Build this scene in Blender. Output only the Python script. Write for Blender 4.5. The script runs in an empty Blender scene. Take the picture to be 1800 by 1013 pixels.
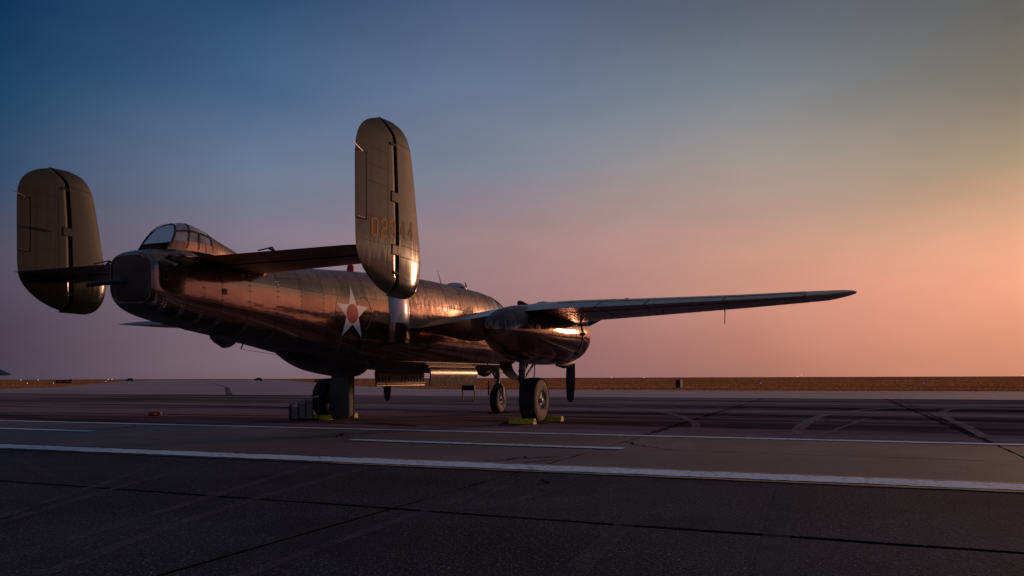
import bpy, math, random
import numpy as np
from mathutils import Vector, Matrix
from math import sin, cos, pi, radians, sqrt, atan2

random.seed(7); np.random.seed(7)
scene = bpy.context.scene
COL = scene.collection

# ------------------------------------------------------------------ camera
CAM_H = 1.07
cam_d = bpy.data.cameras.new('camera'); cam = bpy.data.objects.new('camera', cam_d); COL.objects.link(cam)
cam.location = (0, 0, CAM_H)
cam.rotation_euler = Matrix.Rotation(radians(90), 3, 'X').to_euler()
cam.rotation_euler.rotate_axis('Z', radians(-0.19))
cam_d.sensor_width = 36; cam_d.lens = 28.0
cam_d.shift_y = 158.1 / 1800
cam_d.clip_start = 0.05; cam_d.clip_end = 60000
scene.camera = cam

# ------------------------------------------------------------------ sky
SUN_AZ, SUN_EL = 44.0, 7.0         # degrees, azimuth clockwise from the view axis (+Y)
def lin(h):
    v = [int(h[i:i+2], 16) / 255 for i in (1, 3, 5)]
    return tuple(c / 12.92 if c <= .04045 else ((c + .055) / 1.055) ** 2.4 for c in v) + (1,)
world = bpy.data.worlds.new('World'); scene.world = world; world.use_nodes = True
nt = world.node_tree; nt.nodes.clear()
def wn(t, **k):
    n = nt.nodes.new(t)
    for a, b in k.items(): setattr(n, a, b)
    return n
def wmath(op, a, b=None, clamp=False):
    n = wn('ShaderNodeMath', operation=op, use_clamp=clamp)
    for i, v in enumerate((a, b)):
        if v is None: continue
        if isinstance(v, (int, float)): n.inputs[i].default_value = v
        else: nt.links.new(v, n.inputs[i])
    return n.outputs[0]
tc = wn('ShaderNodeTexCoord')
sx = wn('ShaderNodeSeparateXYZ'); nt.links.new(tc.outputs['Generated'], sx.inputs[0])
X_, Y_, Z_ = sx.outputs
# soft smoke drift: wobble the elevation a little
mpn = wn('ShaderNodeMapping'); mpn.inputs['Scale'].default_value = (2.2, 2.2, 7); nt.links.new(tc.outputs['Generated'], mpn.inputs[0])
nz = wn('ShaderNodeTexNoise'); nz.inputs['Scale'].default_value = 1.6; nz.inputs['Detail'].default_value = 3; nz.inputs['Roughness'].default_value = .5
nt.links.new(mpn.outputs[0], nz.inputs[0])
elev = wmath('MULTIPLY', wmath('ARCSINE', Z_), 180 / pi)
elev = wmath('ADD', elev, wmath('MULTIPLY', wmath('SUBTRACT', nz.outputs['Fac'], .5), 3.2))
efac = wmath('DIVIDE', elev, 45.0, True)
az = wmath('MULTIPLY', wmath('ARCTAN2', X_, Y_), 180 / pi)
dif = wmath('SUBTRACT', az, SUN_AZ)
dif = wmath('ABSOLUTE', wmath('SUBTRACT', wmath('FLOORED_MODULO', wmath('ADD', dif, 180), 360), 180))
# columns: azimuth distance from the sun -> [(elevation, colour, gain)]
COLS = [
 (0,   [(0,'#d89274',1.15),(3,'#f0a080',1.5),(6.5,'#ffbe92',2.5),(10,'#f5b68c',1.6),(14,'#c8a482',1.1),(18,'#958876',1),(24,'#75726c',1),(45,'#625f68',1)]),
 (11.7,[(0,'#cf8a6c',1),(1.5,'#d89172',1),(3.5,'#ea9d7c',1),(5.7,'#f5a786',1),(7.3,'#f0ab88',1),(9.1,'#e7ab88',1),(12.7,'#ae977d',1),(17.3,'#80786c',1),(21.9,'#636260',1),(30,'#5b5c62',1),(45,'#575863',1)]),
 (27.3,[(0,'#a87266',1),(1.7,'#b3786a',1),(4.5,'#c68a7a',1),(8.3,'#cd9886',1),(11,'#b79689',1),(14.4,'#a09791',1),(19.4,'#788089',1),(24.5,'#5c6270',1),(33,'#535a69',1),(45,'#505565',1)]),
 (44,  [(0,'#85656a',1),(2.6,'#92696d',1),(6,'#9f7a7c',1),(9.9,'#a28385',1),(15,'#808594',1),(20.2,'#6a7a94',1),(25.4,'#4d5f7d',1),(34,'#455672',1),(45,'#485269',1)]),
 (61.8,[(0,'#74606a',1),(1,'#7c6770',1),(5,'#816d78',1),(10.2,'#817888',1),(14.3,'#697a94',1),(19,'#476487',1),(24.3,'#2c4b6f',1),(34,'#33496a',1),(45,'#404d68',1)]),
 (76.7,[(0,'#494050',1),(2.2,'#4d4050',1),(5,'#52495a',1),(7.3,'#545061',1),(12.3,'#364e6b',1),(17,'#204464',1),(21.8,'#103258',1),(34,'#2a4265',1),(45,'#3c4a66',1)]),
 (125, [(0,'#574855',1),(6,'#665766',1),(12,'#5c586c',1),(22,'#485068',1),(45,'#3e4962',1)]),
]
def column(stops):
    r = wn('ShaderNodeValToRGB'); cr = r.color_ramp; cr.interpolation = 'EASE'
    els = cr.elements
    while len(els) < len(stops): els.new(.5)
    for el, (e, h, g) in zip(els, stops):
        el.position = e / 45; c = lin(h); el.color = (c[0]*g, c[1]*g, c[2]*g, 1)
    cr.interpolation = 'LINEAR'
    nt.links.new(efac, r.inputs[0]); return r.outputs[0]
prev = column(COLS[0][1])
for (d0, _), (d1, st) in zip(COLS, COLS[1:]):
    mr = wn('ShaderNodeMapRange', interpolation_type='LINEAR'); nt.links.new(dif, mr.inputs[0])
    mr.inputs[1].default_value = d0; mr.inputs[2].default_value = d1
    mx = wn('ShaderNodeMix', data_type='RGBA'); nt.links.new(mr.outputs[0], mx.inputs[0])
    nt.links.new(prev, mx.inputs[6]); nt.links.new(column(st), mx.inputs[7]); prev = mx.outputs[2]
bg = wn('ShaderNodeBackground'); bg.inputs[1].default_value = 1.0
mp2 = wn('ShaderNodeMapping'); mp2.inputs['Scale'].default_value = (3.0, 3.0, 11); mp2.inputs['Rotation'].default_value = (0, radians(14), 0); nt.links.new(tc.outputs['Generated'], mp2.inputs[0])
nz2 = wn('ShaderNodeTexNoise'); nz2.inputs['Scale'].default_value = 1.4; nz2.inputs['Detail'].default_value = 5; nz2.inputs['Roughness'].default_value = .55; nt.links.new(mp2.outputs[0], nz2.inputs[0])
smk = wn('ShaderNodeMapRange'); nt.links.new(nz2.outputs['Fac'], smk.inputs[0]); smk.inputs[1].default_value = .3; smk.inputs[2].default_value = .7; smk.inputs[3].default_value = .955; smk.inputs[4].default_value = 1.045
vs = wn('ShaderNodeVectorMath', operation='SCALE'); nt.links.new(prev, vs.inputs[0]); nt.links.new(smk.outputs[0], vs.inputs['Scale'])
nt.links.new(vs.outputs[0], bg.inputs[0])
wo = wn('ShaderNodeOutputWorld'); nt.links.new(bg.outputs[0], wo.inputs[0])

# ------------------------------------------------------------------ sun (low, behind smoke)
sd = bpy.data.lights.new('sun', 'SUN'); so = bpy.data.objects.new('sun', sd); COL.objects.link(so)
sd.energy = 1.0; sd.angle = radians(5); sd.color = (1.0, .48, .27)
a_, e_ = radians(SUN_AZ), radians(SUN_EL)
sv = Vector((sin(a_)*cos(e_), cos(a_)*cos(e_), sin(e_)))
so.rotation_euler = sv.to_track_quat('Z', 'Y').to_euler(); so.location = sv * 100

scene.view_settings.view_transform = 'Standard'; scene.view_settings.look = 'None'
scene.view_settings.exposure = 0; scene.view_settings.gamma = 1
scene.cycles.max_bounces = 8; scene.cycles.transparent_max_bounces = 12
scene.cycles.use_denoising = True

# ------------------------------------------------------------------ helpers
TH = radians(23.0)
ACX, ACY = -2.176, 20.5185            # world position of the aircraft frame (x fwd, y left, z up)
ROT = radians(90) - TH
def to_world(x, y): return (ACX + sin(TH)*x - cos(TH)*y, ACY + cos(TH)*x + sin(TH)*y)

def link(name, me, mat=None, parent=None, smooth=True):
    o = bpy.data.objects.new(name, me); COL.objects.link(o)
    if mat is not None and not me.materials: me.materials.append(mat)
    if parent: o.parent = parent
    return o
def mesh(name, v, f, smooth=True):
    me = bpy.data.meshes.new(name); me.from_pydata([tuple(p) for p in v], [], f); me.update()
    if smooth: me.shade_smooth()
    return me
class MB:
    def __init__(s): s.v = []; s.f = []
    def add(s, v, f):
        b = len(s.v); s.v += [tuple(p) for p in v]; s.f += [tuple(i + b for i in q) for q in f]; return s
    def grid(s, rows, closed=False, flip=False):
        n = len(rows[0]); v = [p for r in rows for p in r]; f = []
        for i in range(len(rows) - 1):
            for j in range(n if closed else n - 1):
                k = (j + 1) % n
                q = (i*n + j, i*n + k, (i+1)*n + k, (i+1)*n + j)
                f.append(q[::-1] if flip else q)
        return s.add(v, f)
    def cap(s, ring, flip=False):
        q = tuple(range(len(ring))); return s.add(ring, [q[::-1] if flip else q])
    def box(s, c, h, R=None, bev=0.0):
        c = Vector(c); b = min(bev, min(h)*.9)
        # chamfered box: 24 verts
        if b <= 0:
            v = [Vector((sx*h[0], sy*h[1], sz*h[2])) for sx in (-1,1) for sy in (-1,1) for sz in (-1,1)]
            f = [(0,1,3,2),(4,6,7,5),(0,4,5,1),(2,3,7,6),(0,2,6,4),(1,5,7,3)]
        else:
            v = []; idx = {}
            for sx in (-1,1):
                for sy in (-1,1):
                    for sz in (-1,1):
                        for ax in range(3):
                            p = [sx*(h[0]-b), sy*(h[1]-b), sz*(h[2]-b)]; p[ax] = (sx,sy,sz)[ax]*h[ax]
                            idx[(sx,sy,sz,ax)] = len(v); v.append(Vector(p))
            f = []
            for ax in range(3):
                o = [(1,2),(2,0),(0,1)][ax]
                for s_ in (-1,1):
                    q = []
                    for a,b2 in ((-1,-1),(1,-1),(1,1),(-1,1)):
                        k = [0,0,0]; k[ax]=s_; k[o[0]]=a; k[o[1]]=b2; q.append(idx[(*k,ax)])
                    f.append(tuple(q if s_>0 else q[::-1]))
            for ax in range(3):
                o = [(1,2),(2,0),(0,1)][ax]
                for a in (-1,1):
                    for b2 in (-1,1):
                        k0=[0,0,0];k1=[0,0,0]; k0[ax]=-1;k1[ax]=1
                        for k in (k0,k1): k[o[0]]=a; k[o[1]]=b2
                        f.append((idx[(*k0,o[0])],idx[(*k1,o[0])],idx[(*k1,o[1])],idx[(*k0,o[1])]))
            for sx in (-1,1):
                for sy in (-1,1):
                    for sz in (-1,1): f.append(tuple(idx[(sx,sy,sz,a)] for a in range(3)))
        if R is not None: v = [R @ p for p in v]
        return s.add([p + c for p in v], f)
    def tube(s, pts, r, n=8, caps=True):
        pts = [Vector(p) for p in pts]; rs = r if isinstance(r, (list, tuple)) else [r]*len(pts)
        rings = []; up = None
        for i, p in enumerate(pts):
            t = (pts[min(i+1, len(pts)-1)] - pts[max(i-1, 0)]).normalized()
            if up is None: up = t.orthogonal().normalized()
            up = (up - t*up.dot(t)).normalized(); w = t.cross(up)
            rings.append([p + (up*cos(2*pi*k/n) + w*sin(2*pi*k/n))*rs[i] for k in range(n)])
        s.grid(rings, closed=True)
        if caps: s.cap(rings[0], True); s.cap(rings[-1])
        return s
    def lathe(s, prof, origin, axis, n=24):
        ax = Vector(axis).normalized(); u = ax.orthogonal().normalized(); w = ax.cross(u); o = Vector(origin)
        rows = [[o + ax*t + (u*cos(2*pi*k/n) + w*sin(2*pi*k/n))*r for k in range(n)] for t, r in prof]
        return s.grid(rows, closed=True)
    def build(s, name, mat, parent=None, smooth=False, angle=35):
        me = mesh(name, s.v, s.f, False)
        import bmesh
        bm = bmesh.new(); bm.from_mesh(me); bmesh.ops.recalc_face_normals(bm, faces=bm.faces[:]); bm.to_mesh(me); bm.free()
        if smooth:
            me.shade_smooth()
            try: me.set_sharp_from_angle(angle=radians(angle))
            except Exception: pass
        return link(name, me, mat, parent)
def empty(name, loc=(0,0,0), rz=0, parent=None):
    o = bpy.data.objects.new(name, None); COL.objects.link(o); o.location = loc; o.rotation_euler = (0,0,rz)
    o.empty_display_size = .3
    if parent: o.parent = parent
    return o
def tag(o, label=None, cat=None, group=None, kind=None):
    if label: o['label'] = label
    if cat: o['category'] = cat
    if group: o['group'] = group
    if kind: o['kind'] = kind
    return o
def pchip(xs, ys):
    xs = np.array(xs, float); ys = np.array(ys, float); h = np.diff(xs); d = np.diff(ys)/h
    m = np.zeros(len(xs)); m[0] = d[0]; m[-1] = d[-1]
    for i in range(1, len(xs)-1):
        if d[i-1]*d[i] > 0:
            w1 = 2*h[i]+h[i-1]; w2 = h[i]+2*h[i-1]; m[i] = (w1+w2)/(w1/d[i-1]+w2/d[i])
    def f(x):
        x = min(max(x, xs[0]), xs[-1]); i = min(max(int(np.searchsorted(xs, x))-1, 0), len(h)-1)
        t = (x-xs[i])/h[i]
        return float((1+2*t)*(1-t)**2*ys[i] + t*(1-t)**2*h[i]*m[i] + t*t*(3-2*t)*ys[i+1] + t*t*(t-1)*h[i]*m[i+1])
    return f

# ------------------------------------------------------------------ materials
class NT:
    def __init__(s, name):
        s.m = bpy.data.materials.new(name); s.m.use_nodes = True; s.t = s.m.node_tree
        s.b = s.t.nodes['Principled BSDF']; s.o = s.t.nodes['Material Output']
        s.tc = s.t.nodes.new('ShaderNodeTexCoord')
    def n(s, t, **k):
        x = s.t.nodes.new(t)
        for a, b in k.items(): setattr(x, a, b)
        return x
    def l(s, a, b): s.t.links.new(a, b)
    def val(s, sock, v):
        if hasattr(v, 'is_output') or isinstance(v, bpy.types.NodeSocket): s.l(v, sock)
        else: sock.default_value = v
    def noise(s, scale, detail=3, rough=.55, mapping=None, coord='Object', dist=0):
        src = s.tc.outputs[coord]
        if mapping:
            mp = s.n('ShaderNodeMapping'); mp.inputs['Scale'].default_value = mapping; s.l(src, mp.inputs[0]); src = mp.outputs[0]
        x = s.n('ShaderNodeTexNoise'); x.inputs['Scale'].default_value = scale; x.inputs['Detail'].default_value = detail
        x.inputs['Roughness'].default_value = rough; x.inputs['Distortion'].default_value = dist; s.l(src, x.inputs[0]); return x.outputs['Fac']
    def math(s, op, a, b=0.0, clamp=False):
        x = s.n('ShaderNodeMath', operation=op, use_clamp=clamp); s.val(x.inputs[0], a); s.val(x.inputs[1], b); return x.outputs[0]
    def rng(s, v, a, b, c=0.0, d=1.0, smooth=False):
        x = s.n('ShaderNodeMapRange', interpolation_type='SMOOTHSTEP' if smooth else 'LINEAR'); s.val(x.inputs[0], v)
        for i, q in enumerate((a, b, c, d)): s.val(x.inputs[i+1], q)
        return x.outputs[0]
    def mix(s, f, a, b):
        x = s.n('ShaderNodeMix', data_type='RGBA'); s.val(x.inputs[0], f)
        for i, q in ((6, a), (7, b)):
            if isinstance(q, tuple): x.inputs[i].default_value = (*q[:3], 1)
            else: s.l(q, x.inputs[i])
        return x.outputs[2]
    def mul(s, c, f):
        x = s.n('ShaderNodeVectorMath', operation='SCALE'); s.l(c, x.inputs[0]); s.val(x.inputs['Scale'], f); return x.outputs[0]
    def bump(s, h, strength=.3, dist=.01, prev=None):
        x = s.n('ShaderNodeBump'); x.inputs['Strength'].default_value = strength; x.inputs['Distance'].default_value = dist
        s.l(h, x.inputs['Height'])
        if prev: s.l(prev, x.inputs['Normal'])
        return x.outputs[0]
    def xyz(s):
        x = s.n('ShaderNodeSeparateXYZ'); s.l(s.tc.outputs['Object'], x.inputs[0]); return x.outputs
    def set(s, **k):
        names = dict(color='Base Color', rough='Roughness', metal='Metallic', normal='Normal', coat='Coat Weight', coat_r='Coat Roughness', coat_n='Coat Normal', ior='IOR', spec='Specular IOR Level')
        for a, b in k.items():
            i = s.b.inputs[names[a]]
            if isinstance(b, tuple): i.default_value = (*b[:3], 1)
            else: s.val(i, b)
        return s

def simple(name, col, rough=.6, metal=0, var=.25, bump=.0, bscale=30, scale=6, coat=0):
    s = NT(name); n = s.noise(scale, 4)
    c = s.mix(s.rng(n, .3, .7), tuple(x*(1-var) for x in col), tuple(min(1, x*(1+var)) for x in col))
    s.set(color=c, rough=s.rng(n, .3, .7, rough*.85, min(1, rough*1.15)), metal=metal, coat=coat)
    if bump: s.set(normal=s.bump(s.noise(bscale, 3), bump, .01))
    return s.m

def paint(name, belly=False, streak=True, rlo=.2, rhi=.5, z0=2.75, z1=3.35, olive=(.040,.030,.021), ripple=.35, coat=1.0, cior=2.0, dust_sheen_col=(.15,.115,.10), crlo=.03, crhi=.42, metal=0.0, bcol=(.034,.034,.038), pvar=.0, fine=.10, dmin=.12):
    s = NT(name); x, y, z = s.xyz()
    n1 = s.noise(1.3, 4); n2 = s.noise(9, 4, .6)
    st = s.noise(1.0, 4, .6, (16, 16, .55))
    st2 = s.noise(1.0, 3, .6, (34, 34, .8))
    c = s.mix(s.rng(n1, .3, .7), tuple(v*.75 for v in olive), tuple(v*1.3 for v in olive))
    c = s.mix(s.math('MULTIPLY', s.rng(n2, .5, .75), .35), c, tuple(v*1.7 for v in olive))
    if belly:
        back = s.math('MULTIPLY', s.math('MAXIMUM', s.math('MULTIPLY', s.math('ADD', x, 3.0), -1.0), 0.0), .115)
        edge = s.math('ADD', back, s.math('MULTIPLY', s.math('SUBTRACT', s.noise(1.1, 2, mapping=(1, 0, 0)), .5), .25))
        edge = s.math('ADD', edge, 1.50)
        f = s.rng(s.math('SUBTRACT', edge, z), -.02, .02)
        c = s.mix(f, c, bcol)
    else: f = 0.0
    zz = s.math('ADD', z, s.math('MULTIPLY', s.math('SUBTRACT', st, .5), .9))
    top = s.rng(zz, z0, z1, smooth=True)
    dust_sheen = s.math('MULTIPLY', top, s.rng(st2, .43, .57, dmin, 1.0))
    c = s.mix(s.math('MULTIPLY', dust_sheen, .9), c, dust_sheen_col)  # upper surfaces: dust colour also stands in for reflected sky
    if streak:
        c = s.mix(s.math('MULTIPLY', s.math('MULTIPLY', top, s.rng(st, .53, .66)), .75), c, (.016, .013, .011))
    oi = s.n('ShaderNodeObjectInfo'); rnd = oi.outputs['Random']
    c = s.mul(c, s.rng(rnd, 0, 1, 1-pvar, 1+pvar))
    r = s.math('ADD', s.rng(top, 0, 1, rlo, rhi), s.math('MULTIPLY', s.math('FRACT', s.math('MULTIPLY', rnd, 7.31)), pvar*.35))
    r = s.math('ADD', r, s.math('MULTIPLY', s.math('SUBTRACT', n2, .5), .10))
    bmp = s.bump(s.noise(1.0, 2, .4, (1.7, 1.7, 4.2)), ripple, .02)
    bmp = s.bump(s.noise(13, 3, .55), fine, .004, bmp)
    if belly: r = s.math('ADD', r, s.math('MULTIPLY', f, .32))
    s.set(color=c, rough=r, normal=bmp, ior=1.5, coat=s.math('MULTIPLY', s.rng(top, 0, 1, coat, coat*.45), s.math('SUBTRACT', 1.0, s.math('MULTIPLY', f, 1.0))), coat_r=s.rng(top, 0, 1, crlo, crhi), coat_n=bmp)
    s.b.inputs['Coat IOR'].default_value = cior
    if metal: s.set(metal=s.rng(top, 0, 1, metal, metal*.8))
    return s.m

M = {}
BR = (.26,.150,.115)
M['fus'] = paint('bronze_olive_fuselage_paint', belly=True, z0=2.72, z1=3.30, olive=BR, metal=.90, rlo=.075, rhi=.44, coat=.25, cior=1.5, dust_sheen_col=(.33,.18,.15), ripple=.3, bcol=(.07,.062,.062), pvar=.18, fine=.16)
M['fin'] = paint('olive_drab_fin_paint', z0=2.70, z1=3.25, olive=(.036,.034,.021), metal=.12, rlo=.14, rhi=.6, coat=.22, cior=1.5, crlo=.08, crhi=.5, dust_sheen_col=(.034,.033,.021), ripple=.18, fine=.18)
M['wing'] = paint('bronze_olive_wing_paint', streak=False, z0=2.2, z1=2.8, olive=(.13,.072,.056), metal=.6, rlo=.16, rhi=.36, coat=.08, cior=1.5, dust_sheen_col=(.095,.056,.052), ripple=.2, fine=.10, dmin=.6)
M['nac'] = paint('bronze_olive_nacelle_paint', streak=True, z0=2.34, z1=2.78, olive=BR, metal=.90, rlo=.09, rhi=.42, coat=.10, cior=1.5, dust_sheen_col=(.032,.021,.024), ripple=.35, fine=.18, dmin=.75)
M['nact'] = paint('dull_nacelle_tail_paint', streak=True, z0=2.13, z1=2.34, olive=BR, metal=.9, rlo=.09, rhi=.45, coat=.05, cior=1.5, dust_sheen_col=(.075,.048,.052), ripple=.35, fine=.18, dmin=.7)
M['under'] = simple('dark_gap', (.006,.006,.006), .8)
M['rivet'] = simple('bare_rivet_metal', (.32,.27,.22), .35, .9)
M['black'] = simple('black_metal', (.012,.012,.013), .42)
M['rubber'] = simple('tyre_rubber', (.016,.016,.017), .72, bump=.15, bscale=60)
M['side'] = simple('dusty_tyre_sidewall', (.27,.20,.14), .8)
M['alu'] = simple('bare_aluminium', (.62,.57,.52), .30, 1.0)
M['doorskin'] = simple('worn_bare_door_skin', (.105,.085,.075), .28, .45, bump=.12, bscale=7, scale=12)
M['tan'] = simple('zinc_primer_tan', (.62,.44,.26), .55)
M['greyp'] = simple('pale_grey_waist_bulge', (.50,.45,.45), .3, .0, var=.08, coat=1.0)
M['steel'] = simple('strut_steel', (.22,.24,.27), .35, .6)
M['canvas'] = simple('olive_canvas', (.085,.060,.048), .9, bump=.6, bscale=9)
M['greenc'] = simple('grey_green_door_paint', (.050,.066,.060), .55, bump=.1, bscale=4)
M['yellow'] = simple('yellow_paint', (.85,.58,.03), .55, var=.45, scale=22)
M['red'] = simple('red_paint', (.55,.02,.018), .4, var=.15)
M['white'] = simple('insignia_white', (.80,.74,.76), .35, var=.14, scale=10)
M['insred'] = simple('insignia_red', (.50,.010,.012), .36, var=.25, scale=16)
M['insred'].node_tree.nodes['Principled BSDF'].inputs['Specular IOR Level'].default_value = .08; M['white'].node_tree.nodes['Principled BSDF'].inputs['Specular IOR Level'].default_value = .25
M['insblue'] = paint('insignia_blue', olive=(.215,.128,.105), z0=2.85, z1=3.35, metal=.90, rlo=.085, rhi=.44, coat=.25, cior=1.5, dust_sheen_col=(.36,.21,.175), ripple=.3, fine=.16)
M['numberf'] = simple('very_faded_stencil', (.34,.14,.03), .7, var=.5, scale=20)
M['number'] = simple('faded_yellow_stencil', (.80,.30,.02), .7, var=.3, scale=14)
def glass_mat(name, tint=(.8,.8,.86), haze=.25):
    s = NT(name); t = s.t
    tr = s.n('ShaderNodeBsdfTransparent'); tr.inputs[0].default_value = (*tint, 1)
    gl = s.n('ShaderNodeBsdfGlossy'); gl.inputs['Roughness'].default_value = .06
    df = s.n('ShaderNodeBsdfDiffuse'); df.inputs[0].default_value = (.75,.73,.76,1)
    fr = s.n('ShaderNodeFresnel'); fr.inputs[0].default_value = 1.5
    m1 = s.n('ShaderNodeMixShader'); s.val(m1.inputs[0], s.rng(s.noise(3, 3), .3, .7, haze*.6, haze*1.4)); s.l(tr.outputs[0], m1.inputs[1]); s.l(df.outputs[0], m1.inputs[2])
    m2 = s.n('ShaderNodeMixShader'); s.l(fr.outputs[0], m2.inputs[0]); s.l(m1.outputs[0], m2.inputs[1]); s.l(gl.outputs[0], m2.inputs[2])
    s.l(m2.outputs[0], s.o.inputs[0]); return s.m
M['glass'] = glass_mat('hazed_plexiglass', (.95,.95,.97), .55)
M['dome'] = simple('frosted_dome', (.55,.50,.52), .35, var=.08, coat=.4)
def emis(name, col, st):
    s = NT(name); s.set(color=col, rough=.4); s.b.inputs['Emission Color'].default_value = (*col, 1); s.b.inputs['Emission Strength'].default_value = st; return s.m
M['lampw'] = emis('lit_white_lamp', (1,.85,.65), 1.6)
M['lampb'] = emis('lit_blue_lamp', (.08,.16,.8), .35)

# ------------------------------------------------------------------ ground
def pavement(name, col, var, speck, streaks=0.0, rough=.95, bump=.5, spk=90, spec=.02):
    s = NT(name); x, y, z = s.xyz()
    big = s.noise(.22, 4, .6); mid = s.noise(1.7, 5, .65)
    fine = s.noise(spk, 2, .7); fine2 = s.noise(spk*.38, 3, .6)
    c = s.mix(s.rng(big, .32, .68), tuple(v*(1-var) for v in col), tuple(v*(1+var) for v in col))
    c = s.mix(s.math('MULTIPLY', s.rng(mid, .45, .7), .5), c, tuple(v*.6 for v in col))
    if streaks:
        a = s.noise(1.0, 4, .62, (.30, .030, 1)); b = s.noise(1.0, 4, .6, (1.1, .06, 1))
        k = s.math('MULTIPLY', s.rng(a, .46, .60), streaks)
        c = s.mix(k, c, tuple(v*.16 for v in col))
        c = s.mix(s.math('MULTIPLY', s.rng(b, .5, .64), streaks*.85), c, tuple(v*.3 for v in col))
        c = s.mix(s.math('MULTIPLY', s.rng(b, .42, .30), .6), c, tuple(v*1.7 for v in col))
    c = s.mix(s.math('MULTIPLY', s.rng(fine, .58, .72), speck), c, (.40,.37,.36))
    vo = s.n('ShaderNodeTexVoronoi'); vo.inputs['Scale'].default_value = spk*.62; s.l(s.tc.outputs['Object'], vo.inputs[0])
    vx = s.n('ShaderNodeSeparateColor'); s.l(vo.outputs['Color'], vx.inputs[0])
    c = s.mix(s.math('MULTIPLY', s.math('MULTIPLY', s.rng(vo.outputs['Distance'], .42, .22), s.rng(vx.outputs[0], .86, .98)), s.math('MULTIPLY', speck, s.rng(vx.outputs[1], 0.0, 1.0, .1, 1.0))), c, (.30,.285,.29))
    pt = s.noise(.55, 3, .5); c = s.mix(s.math('MULTIPLY', s.rng(pt, .56, .64), .45), c, tuple(v*.55 for v in col))
    c = s.mix(s.math('MULTIPLY', s.rng(fine2, .5, .34), .55), c, tuple(v*.45 for v in col))
    h = s.math('ADD', s.math('MULTIPLY', fine, .5), fine2)
    s.set(color=c, rough=rough, normal=s.bump(h, bump, .012), spec=spec)
    return s.m
M['asA'] = pavement('dark_coarse_asphalt', (.050,.054,.064), .40, .9, bump=1.0, spk=60, spec=.03, rough=.95)
M['asB'] = pavement('worn_brown_asphalt', (.155,.128,.122), .40, .55, bump=.7, spk=80, spec=.32, rough=.72)
M['asC'] = pavement('stained_dark_apron', (.36,.25,.255), .15, .05, streaks=1.0, bump=.25, spec=.0, rough=1.0)
M['conc'] = pavement('pale_grey_concrete', (.56,.38,.36), .10, .03, streaks=.4, bump=.15, spec=.3, rough=.7)
M['tar'] = simple('black_tar_joint', (.008,.008,.009), 1.0); M['tar'].node_tree.nodes['Principled BSDF'].inputs['Specular IOR Level'].default_value = 0
M['linew'] = NT('worn_white_marking'); _s = M['linew']
_w = _s.noise(14, 6, .7); _b = _s.noise(1.3, 3)
_s.set(color=_s.mix(_s.rng(_s.math('ADD', _w, _s.math('MULTIPLY', _b, .35)), .70, .84), (.70,.84,.94), (.18,.16,.15)), rough=.6, normal=_s.bump(_s.noise(60, 2), .4, .006)); M['linew'] = _s.m
M['liney'] = simple('faded_yellow_edging', (.30,.22,.10), .7, var=.5, scale=9)
M['lined'] = simple('dark_edging', (.020,.020,.022), .7, var=.3, scale=9)
def track_mat(name, col, alpha):
    s = NT(name); n = s.noise(2.5, 5, .7); f = s.noise(40, 2, .7)
    s.set(color=col, rough=1.0, spec=.0); s.val(s.b.inputs['Alpha'], s.math('MULTIPLY', s.rng(n, .3, .6), s.rng(f, .35, .6, alpha*.3, alpha))); return s.m
M['trk'] = track_mat('pale_tyre_track', (.46,.33,.335), .95)
M['trkf'] = track_mat('faint_tyre_track', (.17,.155,.16), .62)
M['trkd'] = track_mat('dark_track_and_shade', (.012,.010,.011), .9)
s = NT('dry_grass_ground'); x, y, z = s.xyz()
g1 = s.noise(1.0, 5, .65, (.05,.012,1)); g2 = s.noise(.8, 4, .6)
c = s.mix(s.rng(g1, .35, .65), (.34,.145,.055), (.62,.30,.115)); c = s.mix(s.math('MULTIPLY', s.rng(g2, .45, .7), .5), c, (.13,.06,.03))
s.set(color=c, rough=1.0, spec=.0); M['grass'] = s.m
s = NT('dry_grass_blades'); _g = s.noise(1.0, 4, .6, (.12,.012,.0)); _h = s.noise(1.0, 4, .6, (.30,.02,.0))
_c = s.mix(s.rng(_g, .38, .62), (.38,.155,.065), (.72,.38,.17)); _c = s.mix(s.math('MULTIPLY', s.rng(_h, .48, .62), .8), _c, (.20,.085,.055))
_d = s.n('ShaderNodeBsdfDiffuse'); _t = s.n('ShaderNodeBsdfTranslucent'); s.l(_c, _d.inputs[0]); s.l(_c, _t.inputs[0])
_m = s.n('ShaderNodeMixShader'); _m.inputs[0].default_value = .5; s.l(_d.outputs[0], _m.inputs[1]); s.l(_t.outputs[0], _m.inputs[2]); s.l(_m.outputs[0], s.o.inputs[0]); M['blade'] = s.m

def gobj(name, mb, mat, kind='structure', parent=None):
    o = mb.build(name, mat, parent)
    if not parent:
        o.location = (ACX, ACY, 0); o.rotation_euler = (0, 0, ROT); o['kind'] = kind
    return o
# plain to the horizon
mb = MB(); R = 30000; n = 96
rings = [0.0, 60, 300, 1500, 6000, R]
for a, b in zip(rings, rings[1:]):
    for k in range(n):
        a0, a1 = 2*pi*k/n, 2*pi*(k+1)/n
        if a == 0: mb.add([(0,0,-.03),(b*cos(a0),b*sin(a0),-.03),(b*cos(a1),b*sin(a1),-.03)], [(0,1,2)])
        else: mb.add([(a*cos(a0),a*sin(a0),-.03),(b*cos(a0),b*sin(a0),-.03),(b*cos(a1),b*sin(a1),-.03),(a*cos(a1),a*sin(a1),-.03)], [(0,1,2,3)])
ground = gobj('ground', mb, M['grass'])
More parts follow.
